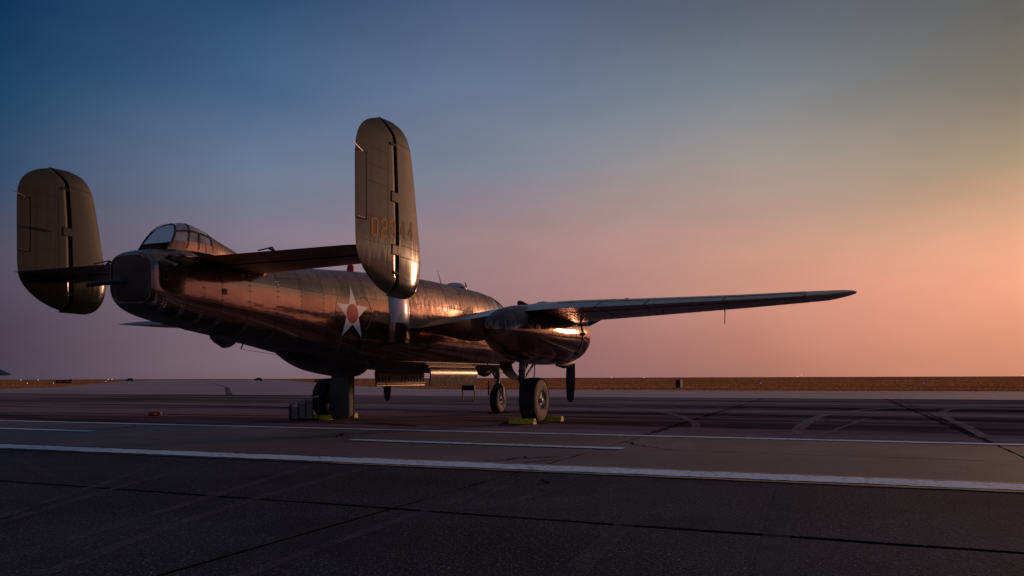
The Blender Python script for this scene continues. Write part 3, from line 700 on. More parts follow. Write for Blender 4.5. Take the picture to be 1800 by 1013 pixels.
def make_fin(yf, numbers):
    fin = fin_piece('tail_fin', lambda z: hin(z)+GAP, lambda z: fle(z), ac, M['fin']); fin.location = (0, yf, 0)
    rud = fin_piece('rudder', lambda z: fte(z), lambda z: hin(z)-GAP, ac, M['fin'], nose=True); rud.location = (0, yf, 0)
    gap = MB()      # dark spar web seen in the gap
    gap.grid([[(hin(z)-GAP*1.3, fthick(hin(z), z)*.55*s_, z) for z in zs] for s_ in (-1, 1)]); gap.grid([[(hin(z)+GAP*1.3, fthick(hin(z), z)*.55*s_, z) for z in zs] for s_ in (-1, 1)])
    gap.grid([[(hin(z)+GAP*1.3*s_, -fthick(hin(z), z)*.55, z) for z in zs] for s_ in (-1, 1)])
    g = gap.build('hinge_gap', M['under'], fin)
    # trim tab on the trailing edge with its dark outline and horn wires
    tb = MB()
    zz = list(np.linspace(3.38, 4.33, 12))
    for s_ in (-1, 1): tb.grid([[(x, s_*(fthick(x, z)+.004), z) for z in zz] for x in np.linspace(-8.475, -8.262, 5)])
    tb.build('trim_tab', M['fin'], rud, True)
    ol = MB()
    for s_ in (-1, 1):
        ol.tube([(x, s_*(fthick(x, 4.345)+.002), 4.345) for x in np.linspace(-8.47,-8.25,5)] + [(-8.25, s_*(fthick(-8.25, z)+.002), z) for z in zz[::-1]] + [(x, s_*(fthick(x, 3.365)+.002), 3.365) for x in np.linspace(-8.25,-8.47,5)], .006, 5)
    ol.build('tab_gap', M['under'], rud)
    w = MB(); w.tube([(-8.36,-.05,4.33),(-8.62,-.06,4.40)], .007, 5); w.tube([(-8.33,-.06,3.38),(-8.48,-.04,3.385)], .007, 5); w.build('static_wick', M['alu'], rud)
    w = MB(); w.tube([(-8.30,-.065,3.80),(-8.1,-.09,3.80),(-7.9,-.10,3.78)], .012, 5); w.build('tab_rod', M['black'], rud) if yf > 0 else None
    # hinge brackets
    for z in (3.83, 3.03):
        h = MB(); x0, x1 = hin(z)-.16, hin(z)+.06
        h.grid([[(x, -(fthick(x, q)+.004), q) for q in (z-.07, z, z+.07)] for x in np.linspace(x0, x1, 6)]); h.build('hinge_bracket', M['fin'], fin, True)
        e = MB(); e.tube([(x1-.05,-(fthick(x1, z+.07)+.003),z+.075),(x0,-(fthick(x0, z+.07)+.003),z+.075),(x0,-(fthick(x0, z-.07)+.003),z-.075),(x1-.05,-(fthick(x1, z-.07)+.003),z-.075)], .008, 5); e.build('bracket_edge', M['under'], fin)
    for z in (4.62, 2.68):
        e = MB(); e.box((hin(z)-.07, -fthick(hin(z)-.07, z)-.001, z), (.07,.008,.02)); e.build('hinge_slot', M['under'], fin)
    # rib seams on the rudder and the fin
    e = MB()
    for z in (2.62,2.82,3.08,3.45,3.95,4.2,4.45):
        xs_ = np.linspace(fte(z)+.12, hin(z)-.22, 8)
        e.tube([(x, -(fthick(x, z)+.0005), z-.012*(x+8)) for x in xs_], .0022, 4)
    e.tube([(-7.74, -(fthick(-7.74, z)+.0005), z) for z in np.linspace(2.45, 4.8, 14)], .0018, 4)
    e.build('rib_seam', M['under'], rud)
    e = MB()
    for z, a in ((2.60,-.02),(2.93,-.03),(3.11,-.03),(4.66,-.02)):
        e.tube([(x, -(fthick(x, z)+.0005), z+a*(x+7)) for x in np.linspace(hin(z)+.06, fle(z)-.03, 10)], .004, 4)
    e.build('fin_seam', M['under'], fin)
    e = MB()
    for z in (2.575, 2.95):
        for x in np.arange(hin(z)+.08, fle(z)-.03, .035):
            y = -(fthick(x, z)+.001); e.add([(x-.006,y,z),(x,y,z-.006),(x+.006,y,z),(x,y,z+.006),(x,y-.006,z)], [(0,1,4),(1,2,4),(2,3,4),(3,0,4)])
    rr = e.build('fin_rivets', M['rivet'], fin); rr['kind'] = 'stuff'
    if numbers:
        number(rud, [('0',-8.12),('2',-7.90),('3',-7.69)]); number(fin, [('4',-7.40),('4',-7.17)], mat='numberf')
make_fin(-3.55, True); make_fin(3.55, False)

# ---- lifting surfaces
def airfoil(c, t, camber=.02, n=18):
    up = []; lo = []
    for k in range(n+1):
        u = .5-.5*cos(pi*k/n); y = 5*t*(.2969*sqrt(u)-.126*u-.3516*u*u+.2843*u**3-.1036*u**4)
        yc = camber*4*u*(1-u); up.append((u*c, (yc+y)*c)); lo.append((u*c, (yc-y)*c))
    return up, lo
def wing(name, st, mat, parent, sgn, u0=0.0, u1=1.0, n=18, caps=True):
    """st rows: (y, xLE, xTE, zLE, zTE, thickness)"""
    b = MB(); rows = []
    for (y, xl, xt, zl, zt, t) in st:
        c = xl-xt; up, lo = airfoil(1.0, t, .022, n); ring = []
        for (u, h) in [p for p in up[::-1]] + lo[1:]:
            ring.append((xl-u*c, sgn*y, zl+(zt-zl)*u + h*c))
        rows.append(ring)
    b.grid(rows, closed=True)
    if caps: b.cap(rows[0]); b.cap(rows[-1], True)
    return b.build(name, mat, parent, True, 45)
def wx_te(y): return float(np.interp(y, [.6,2.95,10.15], [-1.85,-1.55,-1.0]))
def wx_le(y): return float(np.interp(y, [.6,2.95,9.3], [2.15,2.05,.90]))
wz_te = lambda y: float(np.interp(y, [.6,.75,2.3,3.0,4.0,5.6,7.9,9.6,10.15], [2.20,2.23,2.46,2.55,2.60,2.61,2.64,2.68,2.73]))
wz0 = wz_te
for sgn in (-1, 1):
    wz_te = lambda y, sgn=sgn: wz0(y) - sgn*.004*max(0, y-3)
    S = lambda ys, t0, t1: [(y, wx_le(y), wx_te(y), wz_te(y)+.10, wz_te(y), float(np.interp(y, [.6,10], [.165,.105]))) for y in ys]
    wing('inner_wing', S(np.linspace(.55, 3.4, 10), 0, 0), M['wing'], ac, sgn)
    wing('outer_wing', S(np.linspace(3.406, 9.2, 14), 0, 0), M['wing'], ac, sgn)
    tip = []
    for u in np.linspace(0, 1, 9):
        y = 9.205 + .95*sin(u*pi/2); k = max(.06, cos(u*pi/2)**.55); xm = -.15
        xl = xm+(wx_le(9.2)-xm)*k; xt = xm-(xm-wx_te(9.2))*k
        tip.append((y, xl, xt, wz_te(y)+.10*k+.06*(1-k), wz_te(y)+.06*(1-k), .105*max(.22,k**1.4)))
    wing('wing_tip', tip, M['wing'], ac, sgn)
    # aileron and flap seams: thin dark hinge lines on the under and upper side
    def wing_pt(y, u, side, off=.002):
        c = wx_le(y)-wx_te(y); t = float(np.interp(y, [.6,10], [.165,.105]))
        yt = 5*t*(.2969*sqrt(u)-.126*u-.3516*u*u+.2843*u**3-.1036*u**4); yc = .022*4*u*(1-u)
        return (wx_le(y)-u*c, sgn*y, wz_te(y)+.10*(1-u)+(yc+side*yt)*c + side*off)
    e = MB()
    for side in (-1, 1):
        e.tube([wing_pt(y, .78, side) for y in np.linspace(6.0, 9.15, 12)], .008, 4)
        e.tube([wing_pt(y, .76, side) for y in np.linspace(3.8, 5.95, 8)], .008, 4)
        for yy in (5.97, 4.9, 7.6, 9.17): e.tube([wing_pt(yy, u, side) for u in np.linspace(.76 if yy not in (4.9,) else .2, .99, 8)], .007, 4)
    e.build('control_seam', M['under'], ac)
    mb = MB(); p = Vector(wing_pt(7.45, .42, -1)); mb.tube([p, p+Vector((0,0,-.08)), p+Vector((.02,0,-.10)), p+Vector((.0,0,-.30)), p+Vector((-.02,0,-.36))], [.016,.014,.012,.012,.008], 6)
    mb.build('pitot_mast', M['black'], ac)
    mb = MB(); p = Vector(wing_pt(6.1, .5, -1)); mb.tube([p, p+Vector((-.02,0,-.09))], .006, 5); mb.build('static_wick', M['black'], ac)
# tailplane
sections = lambda s: [(y, float(np.interp(y,[.2,3.5],[-6.75,-7.15])), -8.62, 2.96, 2.955, float(np.interp(y,[.2,3.5],[.105,.085]))) for y in np.linspace(.2, 3.46, 8)]
for sgn in (-1, 1):
    wing('tailplane', sections(0), M['wing'], ac, sgn)
    e = MB(); e.tube([(-8.02, sgn*y, 2.955-.055) for y in np.linspace(.5,3.4,6)], .012, 4)
    e.build('elevator_gap', M['under'], ac)
    e = MB(); e.tube([(-8.0,sgn*1.75,3.03),(-8.08,sgn*1.75,3.12),(-8.4,sgn*1.75,3.02)], .012, 5); e.tube([(-8.1,sgn*1.8,3.06),(-8.1,sgn*1.7,3.10)], .02, 6); e.build('tab_horn', M['black'], ac)

# ---- engine nacelles with cowls and propellers
NAC = [(-2.42,.0),(-2.40,.09),(-2.33,.20),(-2.2,.32),(-1.95,.46),(-1.6,.575),(-1.2,.65),(-.6,.71),(0,.735),(.6,.75),(1.1,.755),(1.45,.745)]
def make_nacelle(y):
    zc = 2.13
    n = empty('engine_nacelle', (0,0,0), 0, ac)
    pr = pchip([p[0] for p in NAC],[p[1] for p in NAC])
    def ring(x, k=48):
        r = pr(x); z0 = zc + .05*max(0,(x-.2))/1.5
        return [(x, y+r*cos(a), z0+r*(1.0 if sin(a)<0 else 1.0-.07*max(0,min(1,(x+2.4)/.8))*max(0,min(1,(1.4-x)/1.0)))*sin(a)) for a in np.linspace(0,2*pi,k+1)[:-1]]
    b = MB(); xs_ = [-2.415,-2.405,-2.385,-2.35,-2.3,-2.22,-2.1,-1.95,-1.75,-1.5,-1.22]; rows = [ring(x) for x in xs_]; b.grid(rows, closed=True); b.cap(rows[0]); b.build('nacelle_tail', M['nact'], n, True, 60)
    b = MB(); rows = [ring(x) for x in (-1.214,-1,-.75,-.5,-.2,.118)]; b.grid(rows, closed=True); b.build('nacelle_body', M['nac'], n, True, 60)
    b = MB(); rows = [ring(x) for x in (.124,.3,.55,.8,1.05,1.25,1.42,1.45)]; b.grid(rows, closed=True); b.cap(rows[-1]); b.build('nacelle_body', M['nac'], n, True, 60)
    b = MB(); b.grid([[tuple(Vector(p)*1 + (Vector((p[0],y,zc))-Vector(p))*.02) for p in ring(x)] for x in (-1.4,-1.2,0,.12,.3)], closed=True); b.build('nacelle_frame', M['under'], n)
    # long raised strip with a bright edge on each side
    for s_ in (-1, 1):
        b = MB(); b.tube([(x, y+s_*(pr(x)*cos(radians(aa))+.004), zc+.02-pr(x)*sin(radians(aa))) for x, aa in zip(np.linspace(-.9,1.2,14), np.linspace(20,34,14))], .009, 5); b.build('nacelle_strake', M['doorskin'], n)
    b = MB()
    for xr in (-1.9,-.62,.62,1.0):
        b.tube([tuple(Vector(p) + (Vector(p)-Vector((p[0],y,zc)))*.0008) for p in ring(xr)] + [ring(xr)[0]], .0022, 4)
    for aa in (-12,-50,192,230): b.tube([(x, y+pr(x)*1.001*cos(radians(aa)), zc+pr(x)*1.001*sin(radians(aa))) for x in np.linspace(-1.8,1.4,16)], .0022, 4)
    b.build('nacelle_seam', M['under'], n)
    b = MB()
    for xr in (-1.93,-.65,.09,.65):
        for p in ring(xr, 90):
            q = Vector((0, p[1]-y, p[2]-zc)).normalized(); P = Vector(p)+q*.001; t1 = Vector((1,0,0)); t2 = t1.cross(q); r_ = .0055
            b.add([P+t1*r_, P+t2*r_, P-t1*r_, P-t2*r_, P+q*r_], [(0,1,4),(1,2,4),(2,3,4),(3,0,4)])
    rr_ = b.build('nacelle_rivets', M['rivet'], n); rr_['kind'] = 'stuff'
    # dark engine core behind the cowl flaps, then the cowl
    z1 = zc+.06
    b = MB(); b.lathe([(1.40,.0),(1.40,.62),(1.62,.60),(1.75,.60),(1.75,0)], (0,y,z1), (1,0,0), 32); b.build('engine_core', M['under'], n, True)
    for k in range(20):      # cowl flaps
        a0 = 2*pi*k/20+.02; a1 = 2*pi*(k+1)/20-.02; b = MB()
        rows = [[(x, y+r*cos(a), z1+r*sin(a)) for a in np.linspace(a0,a1,5)] for x, r in ((1.52,.765),(1.60,.755),(1.69,.742))]
        b.grid(rows); b.grid([[(p[0], y+(p[1]-y)*.985, z1+(p[2]-z1)*.985) for p in r] for r in rows]); b.build('cowl_flap', M['nac'], n, True)
    b = MB(); prof = [(1.70,.735),(1.9,.735),(2.2,.72),(2.4,.69),(2.52,.645),(2.56,.60),(2.53,.56),(2.4,.55)]
    b.lathe(prof, (0,y,z1), (1,0,0), 48); b.build('cowl', M['nac'], n, True, 60)
    b = MB(); b.lathe([(2.42,.0),(2.42,.56)], (0,y,z1), (1,0,0), 32); b.build('engine_face', M['under'], n)
    for k in range(9):
        a = 2*pi*k/9+.35; b = MB(); b.tube([(1.62, y+.70*cos(a), z1+.70*sin(a)),(1.46, y+.80*cos(a), z1+.80*sin(a))], .042, 8); b.build('exhaust_stub', M['black'], n, True)
    # carburettor and oil intakes
    b = MB(); rows = []
    for x, r in ((2.2,.10),(2.0,.13),(1.2,.13),(.6,.09),(.2,.01)):
        rows.append([(x, y+r*1.1*cos(a), z1+.72+r*.8*sin(a)) for a in np.linspace(0,2*pi,15)[:-1]])
    b.grid(rows, closed=True); b.cap(rows[0]); b.build('intake_scoop', M['nac'], n, True)
    b = MB(); b.tube([(2.1,y-.25,1.48),(1.6,y-.2,1.40),(1.25,y-.12,1.395)], [.10,.09,.03], 10); b.build('oil_vent', M['black'], n, True)
    b = MB(); b.tube([(1.7,y+.1,1.46),(1.62,y+.1,1.34)], .012, 5); b.build('drain_pipe', M['alu'], n)
    # propeller
    p = empty('propeller', (0,0,0), 0, ac); hx, hz = 2.80, 2.26
    b = MB(); b.lathe([(2.5,.14),(2.66,.15),(2.74,.11),(2.86,.11),(2.98,.075),(3.04,0)], (0,y,hz), (1,0,0), 16); b.build('hub', M['black'], p, True)
    for k, ang in enumerate((181, 61, -59) if y < 0 else (180, 60, -60)):
        b = MB(); A = radians(ang); ra = Vector((0, -sin(A), cos(A))); tang = Vector((0, cos(A), sin(A))); fwd = Vector((1,0,0)); rows = []
        for r, ch, th_, tw in ((.12,.11,.10,50),(.28,.13,.09,50),(.45,.20,.06,44),(.8,.285,.045,34),(1.2,.30,.033,26),(1.6,.27,.024,20),(1.82,.225,.018,17),(1.91,.15,.012,16),(1.935,.05,.006,16)):
            t = radians(tw); cd = tang*cos(t)+fwd*sin(t); nd = fwd*cos(t)-tang*sin(t); c0 = Vector((hx,y,hz))+ra*r*.965
            rows.append([c0 + cd*ch*.43*cos(q) + nd*th_/2*sin(q) for q in np.linspace(0,2*pi,15)[:-1]])
        b.grid(rows, closed=True); b.cap(rows[-1]); b.build('blade', M['black'], p, True, 60)
make_nacelle(-2.95); make_nacelle(2.95)

# ---- belly and top fittings
mb = MB(); rows = []
for u in np.linspace(0,1,18):
    x = -6.2+3.4*u; r = min(1, sin(min(1,u*2.1)*pi/2))*(1 if u<.75 else cos((u-.75)/.25*pi/2)*.98+.02); zb = fzb(x)
    rows.append([(x, .52*r*cos(a), zb+.12-(.34*r+.02)*max(-.2,-sin(a)) ) for a in np.linspace(pi,2*pi,17)])
mb.grid(rows); mb.build('belly_fairing', M['fus'], ac, True, 60)
mb = MB(); rows = []
for u in np.linspace(0,1,14):
    x = -7.55+.62*u; r = (sin(pi*u**.8))**.55 if 0<u<1 else .02; zb = fzb(x)+.03
    rows.append([(x, .16*r*cos(a), zb-.20*r*sin(a)*(1.15 if u>.4 else 1)) for a in np.linspace(0,pi,13)])
mb.grid(rows); mb.build('belly_radome', M['greenc'], ac, True, 60)
mb = MB(); p0 = Vector((-6.75,0,fzb(-6.75))); p1 = Vector((-6.83,0,fzb(-6.8)-.14)); mb.tube([p0,p1], .012, 5); mb.tube([p1, Vector((-5.55,0,1.50))], .005, 4); mb.build('wire_antenna', M['black'], ac)
mb = MB()
for yy in (-.30, -.16):
    mb.tube([(x, yy, fzb(x)+.02+.25*yy*yy) for x in np.linspace(-6.6,-3.2,20)], .007, 4)
mb.build('belly_rail', M['doorskin'], ac)
mb = MB(); zz = fzt(-3.42)
mb.lathe([(-.02,.085),(.05,.085),(.12,.075),(.16,.05),(.17,0)], (-3.42,0,zz), (0,0,1), 16); mb.build('beacon_lamp', M['red'], ac, True)
mb = MB(); mb.lathe([(-.08,.33),(.02,.325),(.10,.27),(.155,.16),(.17,0)], (1.56,0,fzt(1.5)-.02), (0,0,1), 24); mb.build('astrodome', M['dome'], ac, True)
mb = MB(); mb.lathe([(-.10,.35),(.02,.35),(.02,.32)], (1.56,0,fzt(1.5)-.02), (0,0,1), 24); mb.build('dome_ring', M['black'], ac, True)
mb = MB(); mb.tube([(.80,0,fzt(.8)-.02),(.55,0,fzt(.8)+.36)], [.014,.005], 5); mb.build('whip_antenna', M['black'], ac)
mb = MB(); mb.tube([(2.36,0,fzt(2.3)-.02),(2.2,0,fzt(2.3)+.24)], [.03,.012], 6); mb.build('antenna_mast', M['black'], ac)
mb = MB(); mb.tube([(3.0,0,fzt(3)-.02),(3.02,.0,fzt(3)+.10)], [.012,.006], 5); mb.build('antenna_stub', M['black'], ac)
for (x0,x1,z0,z1) in ((2.05,2.35,2.86,3.06),(2.72,3.02,2.90,3.28),(3.08,3.36,2.90,3.22)):
    side_patch('cockpit_window', [(x0,z0),(x1,z0),(x1,z1),(x0,z1)], M['greyp'] if x0 < 3 else M['glass'], hull, .006)
mb = MB(); mb.tube([on_side(x, z, .01) for x, z in ((3.04,2.88),(3.04,3.30),(3.4,3.22),(3.4,2.88))], .018, 5); mb.build('windscreen_frame', M['black'], hull)

# ---- bomb bay doors
def bay_door(y, sgn, x0=-1.12, x1=1.47):
    d = empty('bomb_bay_door', (0,0,0), 0, ac)
    def prof(t, off=0): # from hinge (t=0, z 1.44) down to the free edge, bowed outward
        a = t*pi/2
        q = t*1.75
        if q < 1: return (sgn*(abs(y)-.34+.34*sin(q*pi/2)), 1.47-.30*(1-cos(q*pi/2)))
        return (sgn*(abs(y)-.03*(q-1)/.75), 1.17-.29*(q-1)/.75)
    b = MB(); ts = np.linspace(0,1,14)
    A = [[(x, *prof(t)) for t in ts] for x in np.linspace(x0,x1,12)]; b.grid(A); b.grid([[(p[0], p[1]-sgn*.012, p[2]) for p in r] for r in A])
    b.grid([[p for p in A[0]], [(p[0], p[1]-sgn*.012, p[2]) for p in A[0]]]); b.grid([[p for p in A[-1]], [(p[0], p[1]-sgn*.012, p[2]) for p in A[-1]]]); b.grid([[r[-1] for r in A], [(r[-1][0], r[-1][1]-sgn*.012, r[-1][2]) for r in A]])
    b.build('door_skin', M['doorskin'], d, True, 40)
    # inner stiffener with two rows of lightening holes
    b = MB(); nx = 15; cw_ = (x1-x0-.1)/nx; yy = y - sgn*.05
    for r_, (za, zb_) in enumerate(((1.20,1.40),(.93,1.20))):
        pass
    for (za, zb_) in ((1.16,1.37),(.95,1.16)):
        for k in range(nx):
            xa = x0+.05+k*cw_; xc = xa+cw_/2; zc = (za+zb_)/2; n = 12
            sol = (za < 1 and k in (4,5,6))
            outer = []; inner = []
            for q in range(n):
                a = 2*pi*q/n+pi/12; c, s_ = cos(a), sin(a); m = max(abs(c), abs(s_))
                outer.append((xc+cw_/2*c/m, yy, zc+(zb_-za)/2*s_/m)); inner.append((xc+cw_*.39*c, yy, zc+(zb_-za)*.41*s_))
            if sol: b.cap(outer)
            else: b.grid([outer, inner, [(p[0], p[1]+sgn*.02, p[2]) for p in inner]], closed=True)
    b.build('stiffener', M['tan'], d)
    b = MB(); b.tube([(x0, yy, .92),(x1, yy, .92)], .018, 6); b.tube([(x0, yy, 1.39),(x1, yy, 1.39)], .018, 6); b.build('stiffener_rail', M['tan'], d)
    b = MB(); b.grid([[(x0-.004, prof(t)[0]-sgn*q, prof(t)[1]) for t in ts] for q in (-.006,.03)]); b.build('edge_strip', M['red'], d)
bay_door(-.72, -1); bay_door(.72, 1, -1.36, 1.08)
mb = MB(); mb.tube([on_side(-3.0+6.4*u, 1.46, .012) for u in np.linspace(0,1,24)], .007, 4); mb.build('belly_seam', M['doorskin'], hull)
mb = MB(); mb.lathe([(-.3,.02),(-.2,.14),(0,.17),(.25,.13),(.4,.02)], (3.35,-.05,1.27), (1,0,0), 14); mb.build('chin_blister', M['fus'], ac, True)
# crew ladder under the forward hatch
ld = empty('crew_ladder', (0,0,0), 0, ac)
def lad(x, y, z): return (x, y, z)
ly0, ly1 = -.14, -.50; lxp = 1.75
mb = MB()
for yy in (ly0, ly1): mb.tube([(lxp-.02, yy, .96),(lxp, yy, .42)], .022, 6)
mb.build('ladder_rail', M['yellow'], ld)
mb = MB(); mb.tube([(lxp, ly0, .43),(lxp, ly1, .43)], .016, 6); mb.build('rung', M['yellow'], ld)
mb = MB(); mb.box((lxp-.03, (ly0+ly1)/2, .86), (.02,.20,.13), bev=.005); mb.build('hatch_panel', M['black'], ld)
mb = MB(); mb.tube([on_side(2.5,1.75,.02),on_side(2.45,1.55,.03),on_side(2.36,1.42,.02)], .012, 5); mb.build('warning_streamer', M['red'], ac)

# ---- landing gear
def wheel(name, c, R, W, rimr, parent_name_mat='rubber'):
    t = empty(name, (0,0,0), 0, ac)
    c = Vector(c); b = MB(); prof = []
    tw = W/2
    for a in np.linspace(-1, 1, 23):
        k = abs(a); rr = R*(1-.10*k**2.6) if k < .8 else R*(1-.10*.8**2.6) - (k-.8)/.2*(R*.88-rimr-.06)
        yy = tw*math.copysign(min(1, (1-(1-k)**2.0)), a)
        prof.append((yy, max(rimr, rr)))
    pts = [(c.y+p[0], p[1]) for p in prof]
    rows = []
    n = 48
    for yy, r in pts: rows.append([(c.x+r*cos(2*pi*k/n), yy, max(.004, c.z+r*sin(2*pi*k/n))) for k in range(n)])
    b.grid(rows[3:-3], closed=True); b.build('tyre', M['rubber'], t, True, 60)
    for s_ in (-1, 1):
        b = MB(); yo = c.y+s_*tw
        pr_ = [(R*.90, yo-s_*.020), (R*.80, yo+s_*.004), (R*.68, yo+s_*.010), (rimr+.02, yo-s_*.004), (rimr, yo-s_*.02)]
        b.grid([[(c.x+r*cos(2*pi*k/n), yy, max(.006, c.z+r*sin(2*pi*k/n))) for k in range(n)] for r, yy in pr_], closed=True); b.build('sidewall', M['rubber'] if (c.y > 1 and s_ < 0) else M['side'], t, True, 60)  # far wheel's inboard sidewall coloured dark to paint in its shade
        b = MB(); b.lathe([(0,rimr),(s_*-.012+0,rimr*.94),(-s_*.05,rimr*.86)], (c.x,yo-s_*.012,c.z), (0,1,0), 40); b.build('rim_flange', M['alu'], t, True)
        b = MB(); b.lathe([(-s_*.09,rimr*.9),(-s_*.09,.0)], (c.x,yo,c.z), (0,1,0), 32); b.build('wheel_disc', M['black'], t)
        for k in range(10):
            a = 2*pi*k/10; b = MB(); u = Vector((cos(a),0,sin(a))); cc = Vector((c.x,yo-s_*.055,c.z))
            b.tube([cc+u*rimr*.42, cc+u*rimr*.9], [.028*rimr/.25,.02*rimr/.25], 6); b.build('spoke', M['alu'], t)
        b = MB(); b.lathe([(-s_*.08,rimr*.42),(-s_*.03,rimr*.44),(-s_*.03,rimr*.30),(s_*.01,rimr*.2),(s_*.015,0)], (c.x,yo,c.z), (0,1,0), 20); b.build('hub_cap', M['steel'], t, True)
    return t
WX = -.22
for sgn, yw in ((-1,-3.04),(1,2.88)):
    wheel('main_wheel', (WX, yw, .53), .55, .40, .235)
    g = empty('main_gear_leg', (0,0,0), 0, ac); ys_ = yw - sgn*.34
    b = MB(); b.tube([(WX+.10,ys_,1.55),(WX+.04,ys_,.98),(WX+.03,ys_,.96),(WX+.01,ys_,.60),(WX,ys_,.46)], [.085,.085,.062,.060,.07], 16); b.build('strut', M['steel'], g, True, 40)
    b = MB(); b.tube([(WX,ys_-sgn*.06,.53),(WX,yw,.53)], .06, 12); b.build('axle', M['steel'], g, True)
    b = MB()
    for dz in (1.02,1.24): b.lathe([(-.02,.10),(.02,.10)], (WX+.06,ys_,dz), (0,0,1), 16)
    b.build('strut_collar', M['black'], g)
    b = MB(); b.tube([(WX+.05,ys_+.05,1.02),(WX+.75,ys_+.10,1.50)], .035, 8); b.tube([(WX+.05,ys_-.06,1.05),(WX+.8,ys_-.10,1.55)], .03, 8); b.build('drag_brace', M['steel'], g, True)
    b = MB(); b.tube([(WX+.12,ys_+sgn*.10,.62),(WX+.24,ys_+sgn*.10,.80),(WX+.10,ys_+sgn*.07,.98)], .022, 6); b.build('torque_link', M['steel'], g)
    b = MB(); b.tube([(WX-.09,ys_,1.5),(WX-.08,ys_,.9),(WX-.10,ys_,.5)], .010, 5); b.build('brake_hose', M['black'], g)
    b = MB(); b.tube([(WX+.35,yw-sgn*.15,.98),(WX+.45,yw-sgn*.15,1.5)], .014, 5); b.build('door_rod', M['black'], g)
# small curved door on the near gear
b = MB(); rows = []
for t in np.linspace(0,1,10):
    z = 1.46-.44*t; yy = -2.36-.02*t-.30*t**2.4
    rows.append([(x, yy, z) for x in np.linspace(-.75,-.05,6)])
b.grid(rows); b.grid([[(p[0],p[1]-.02,p[2]) for p in r] for r in rows]); b.grid([[r[0] for r in rows],[(r[0][0],r[0][1]-.02,r[0][2]) for r in rows]])
d1 = b.build('gear_door', M['black'], ac, True, 60); d1['label'] = 'small curved black door hanging beside the near main leg'
b = MB(); b.tube([(-.3,-2.66,1.06),(-.2,-2.75,1.22)], .014, 5); b.build('door_link', M['black'], ac)
# tall flat door hanging behind the far leg: broad face aft, narrow lit face to starboard
b = MB(); rows = []
for t in np.linspace(0,1,12):
    z = 1.50-1.44*t; yl = 2.50+.14*t
    rows.append([(-.62-.006*sin(pi*u)+.004*sin(7*z), yl+(1.98-yl)*u, z) for u in np.linspace(0,1,9)])
b.grid(rows); b.grid([[(p[0]+.025,p[1],p[2]) for p in r] for r in rows])
for rim in ([r[0] for r in rows], [r[-1] for r in rows], rows[0], rows[-1]): b.grid([rim,[(p[0]+.025,p[1],p[2]) for p in rim]])
d2 = b.build('gear_door', M['greenc'], ac, True, 50); d2['label'] = 'tall grey green door hanging behind the far main leg'
b = MB(); rows = [[(-.59,1.975,z),(-.42,1.965,z)] for z in np.linspace(1.50,.10,9)]; b.grid(rows); b.grid([[(p[0],p[1]+.025,p[2]) for p in r] for r in rows]); b.grid([[r[1] for r in rows],[(r[1][0],r[1][1]+.025,r[1][2]) for r in rows]])
b.build('door_flange', M['greenc'], d2)
b = MB(); b.tube([(-.415,1.965,z) for z in np.linspace(1.48,.10,6)], .014, 6); b.build('sunlit_edge', M['tan'], d2)  # tan strip paints the sunlight along the door's starboard edge
b = MB()
for k in range(3): b.box((-.66,2.16+.12*k,1.42), (.006,.03,.03))
b.build('door_fastener', M['black'], d2)
# nose gear
NX = 4.12; NY = -.16
wheel('nose_wheel', (NX, NY, .41), .42, .24, .17)
g = empty('nose_gear_leg', (0,0,0), 0, ac)
b = MB(); b.tube([(NX-.05,NY,1.30),(NX-.03,NY,.98)], [.09,.07], 14); b.tube([(NX-.03,NY,.99),(NX-.01,NY,.86)], .05, 12); b.build('strut', M['steel'], g, True, 40)
b = MB()
for s_ in (-1,1): b.tube([(NX-.02,NY,.88),(NX-.02,NY+s_*.10,.87),(NX-.01,NY+s_*.165,.76),(NX,NY+s_*.165,.41)], [.045,.045,.036,.034], 8)
b.build('fork', M['steel'], g, True)
b = MB(); b.tube([(NX-.12,NY+.02,1.02),(NX-.42,NY+.04,1.34)], .03, 8); b.tube([(NX-.12,NY,.90),(NX-.24,NY,1.0),(NX-.08,NY,1.12)], .022, 6); b.build('drag_brace', M['black'], g)
b = MB(); b.box((NX-.18,NY,1.27), (.20,.20,.055), bev=.02); b.build('gear_bracket', M['tan'], g)
b = MB(); b.tube([(NX-.22,NY+.22,.98),(NX-.22,NY+.22,.55)], .028, 8); b.build('tow_pin', M['red'], g)

# ================================================================== things on the apron
def to_w3(x, y, z=0): w = to_world(x, y); return (w[0], w[1], z)
# wheel chocks
def chock(x, y, L, label, rot=0):
    t = empty('wheel_chock', to_w3(x, y), ROT+radians(90)+rot)
    prof = [(-.10,0.001),(.10,0.001),(.10,.03),(.045,.125),(-.045,.125),(-.10,.03)]
    b = MB(); rows = [[(u*L/2, p[0], p[1]) for p in prof] for u in (-.86,.86)]; b.grid(rows, closed=True); b.cap(rows[0]); b.cap(rows[1]); b.build('block', M['yellow'], t)
    for s_ in (-1,1):
        b = MB(); rows = [[(s_*L/2*u, p[0]*1.04, p[1]*1.06) for p in prof] for u in (.865,1)]; b.grid(rows, closed=True); b.cap(rows[0]); b.cap(rows[1]); b.build('end_cap', M['yellow'], t)
    b = MB()
    for k in range(5): b.add([(-L*.28+k*L*.13, -.0735-.001, .078), (-L*.28+k*L*.13+L*.08, -.0735-.001, .078), (-L*.28+k*L*.13+L*.08, -.0535-.001, .112), (-L*.28+k*L*.13, -.0535-.001, .112)], [(0,1,2,3)])
    b.build('stencil_mark', M['black'], t)
    tag(t, label, 'chock', 'yellow wheel chocks'); return t
chock(-.93,-3.02,.62,'yellow wheel chock behind the near main wheel, closest to camera')
chock(.46,-3.20,.62,'yellow wheel chock in front of the near main wheel')
chock(-.95,2.58,.50,'yellow wheel chock behind the far main wheel')
chock(.25,2.62,.52,'yellow wheel chock at the right foot of the tall grey green door', radians(4))
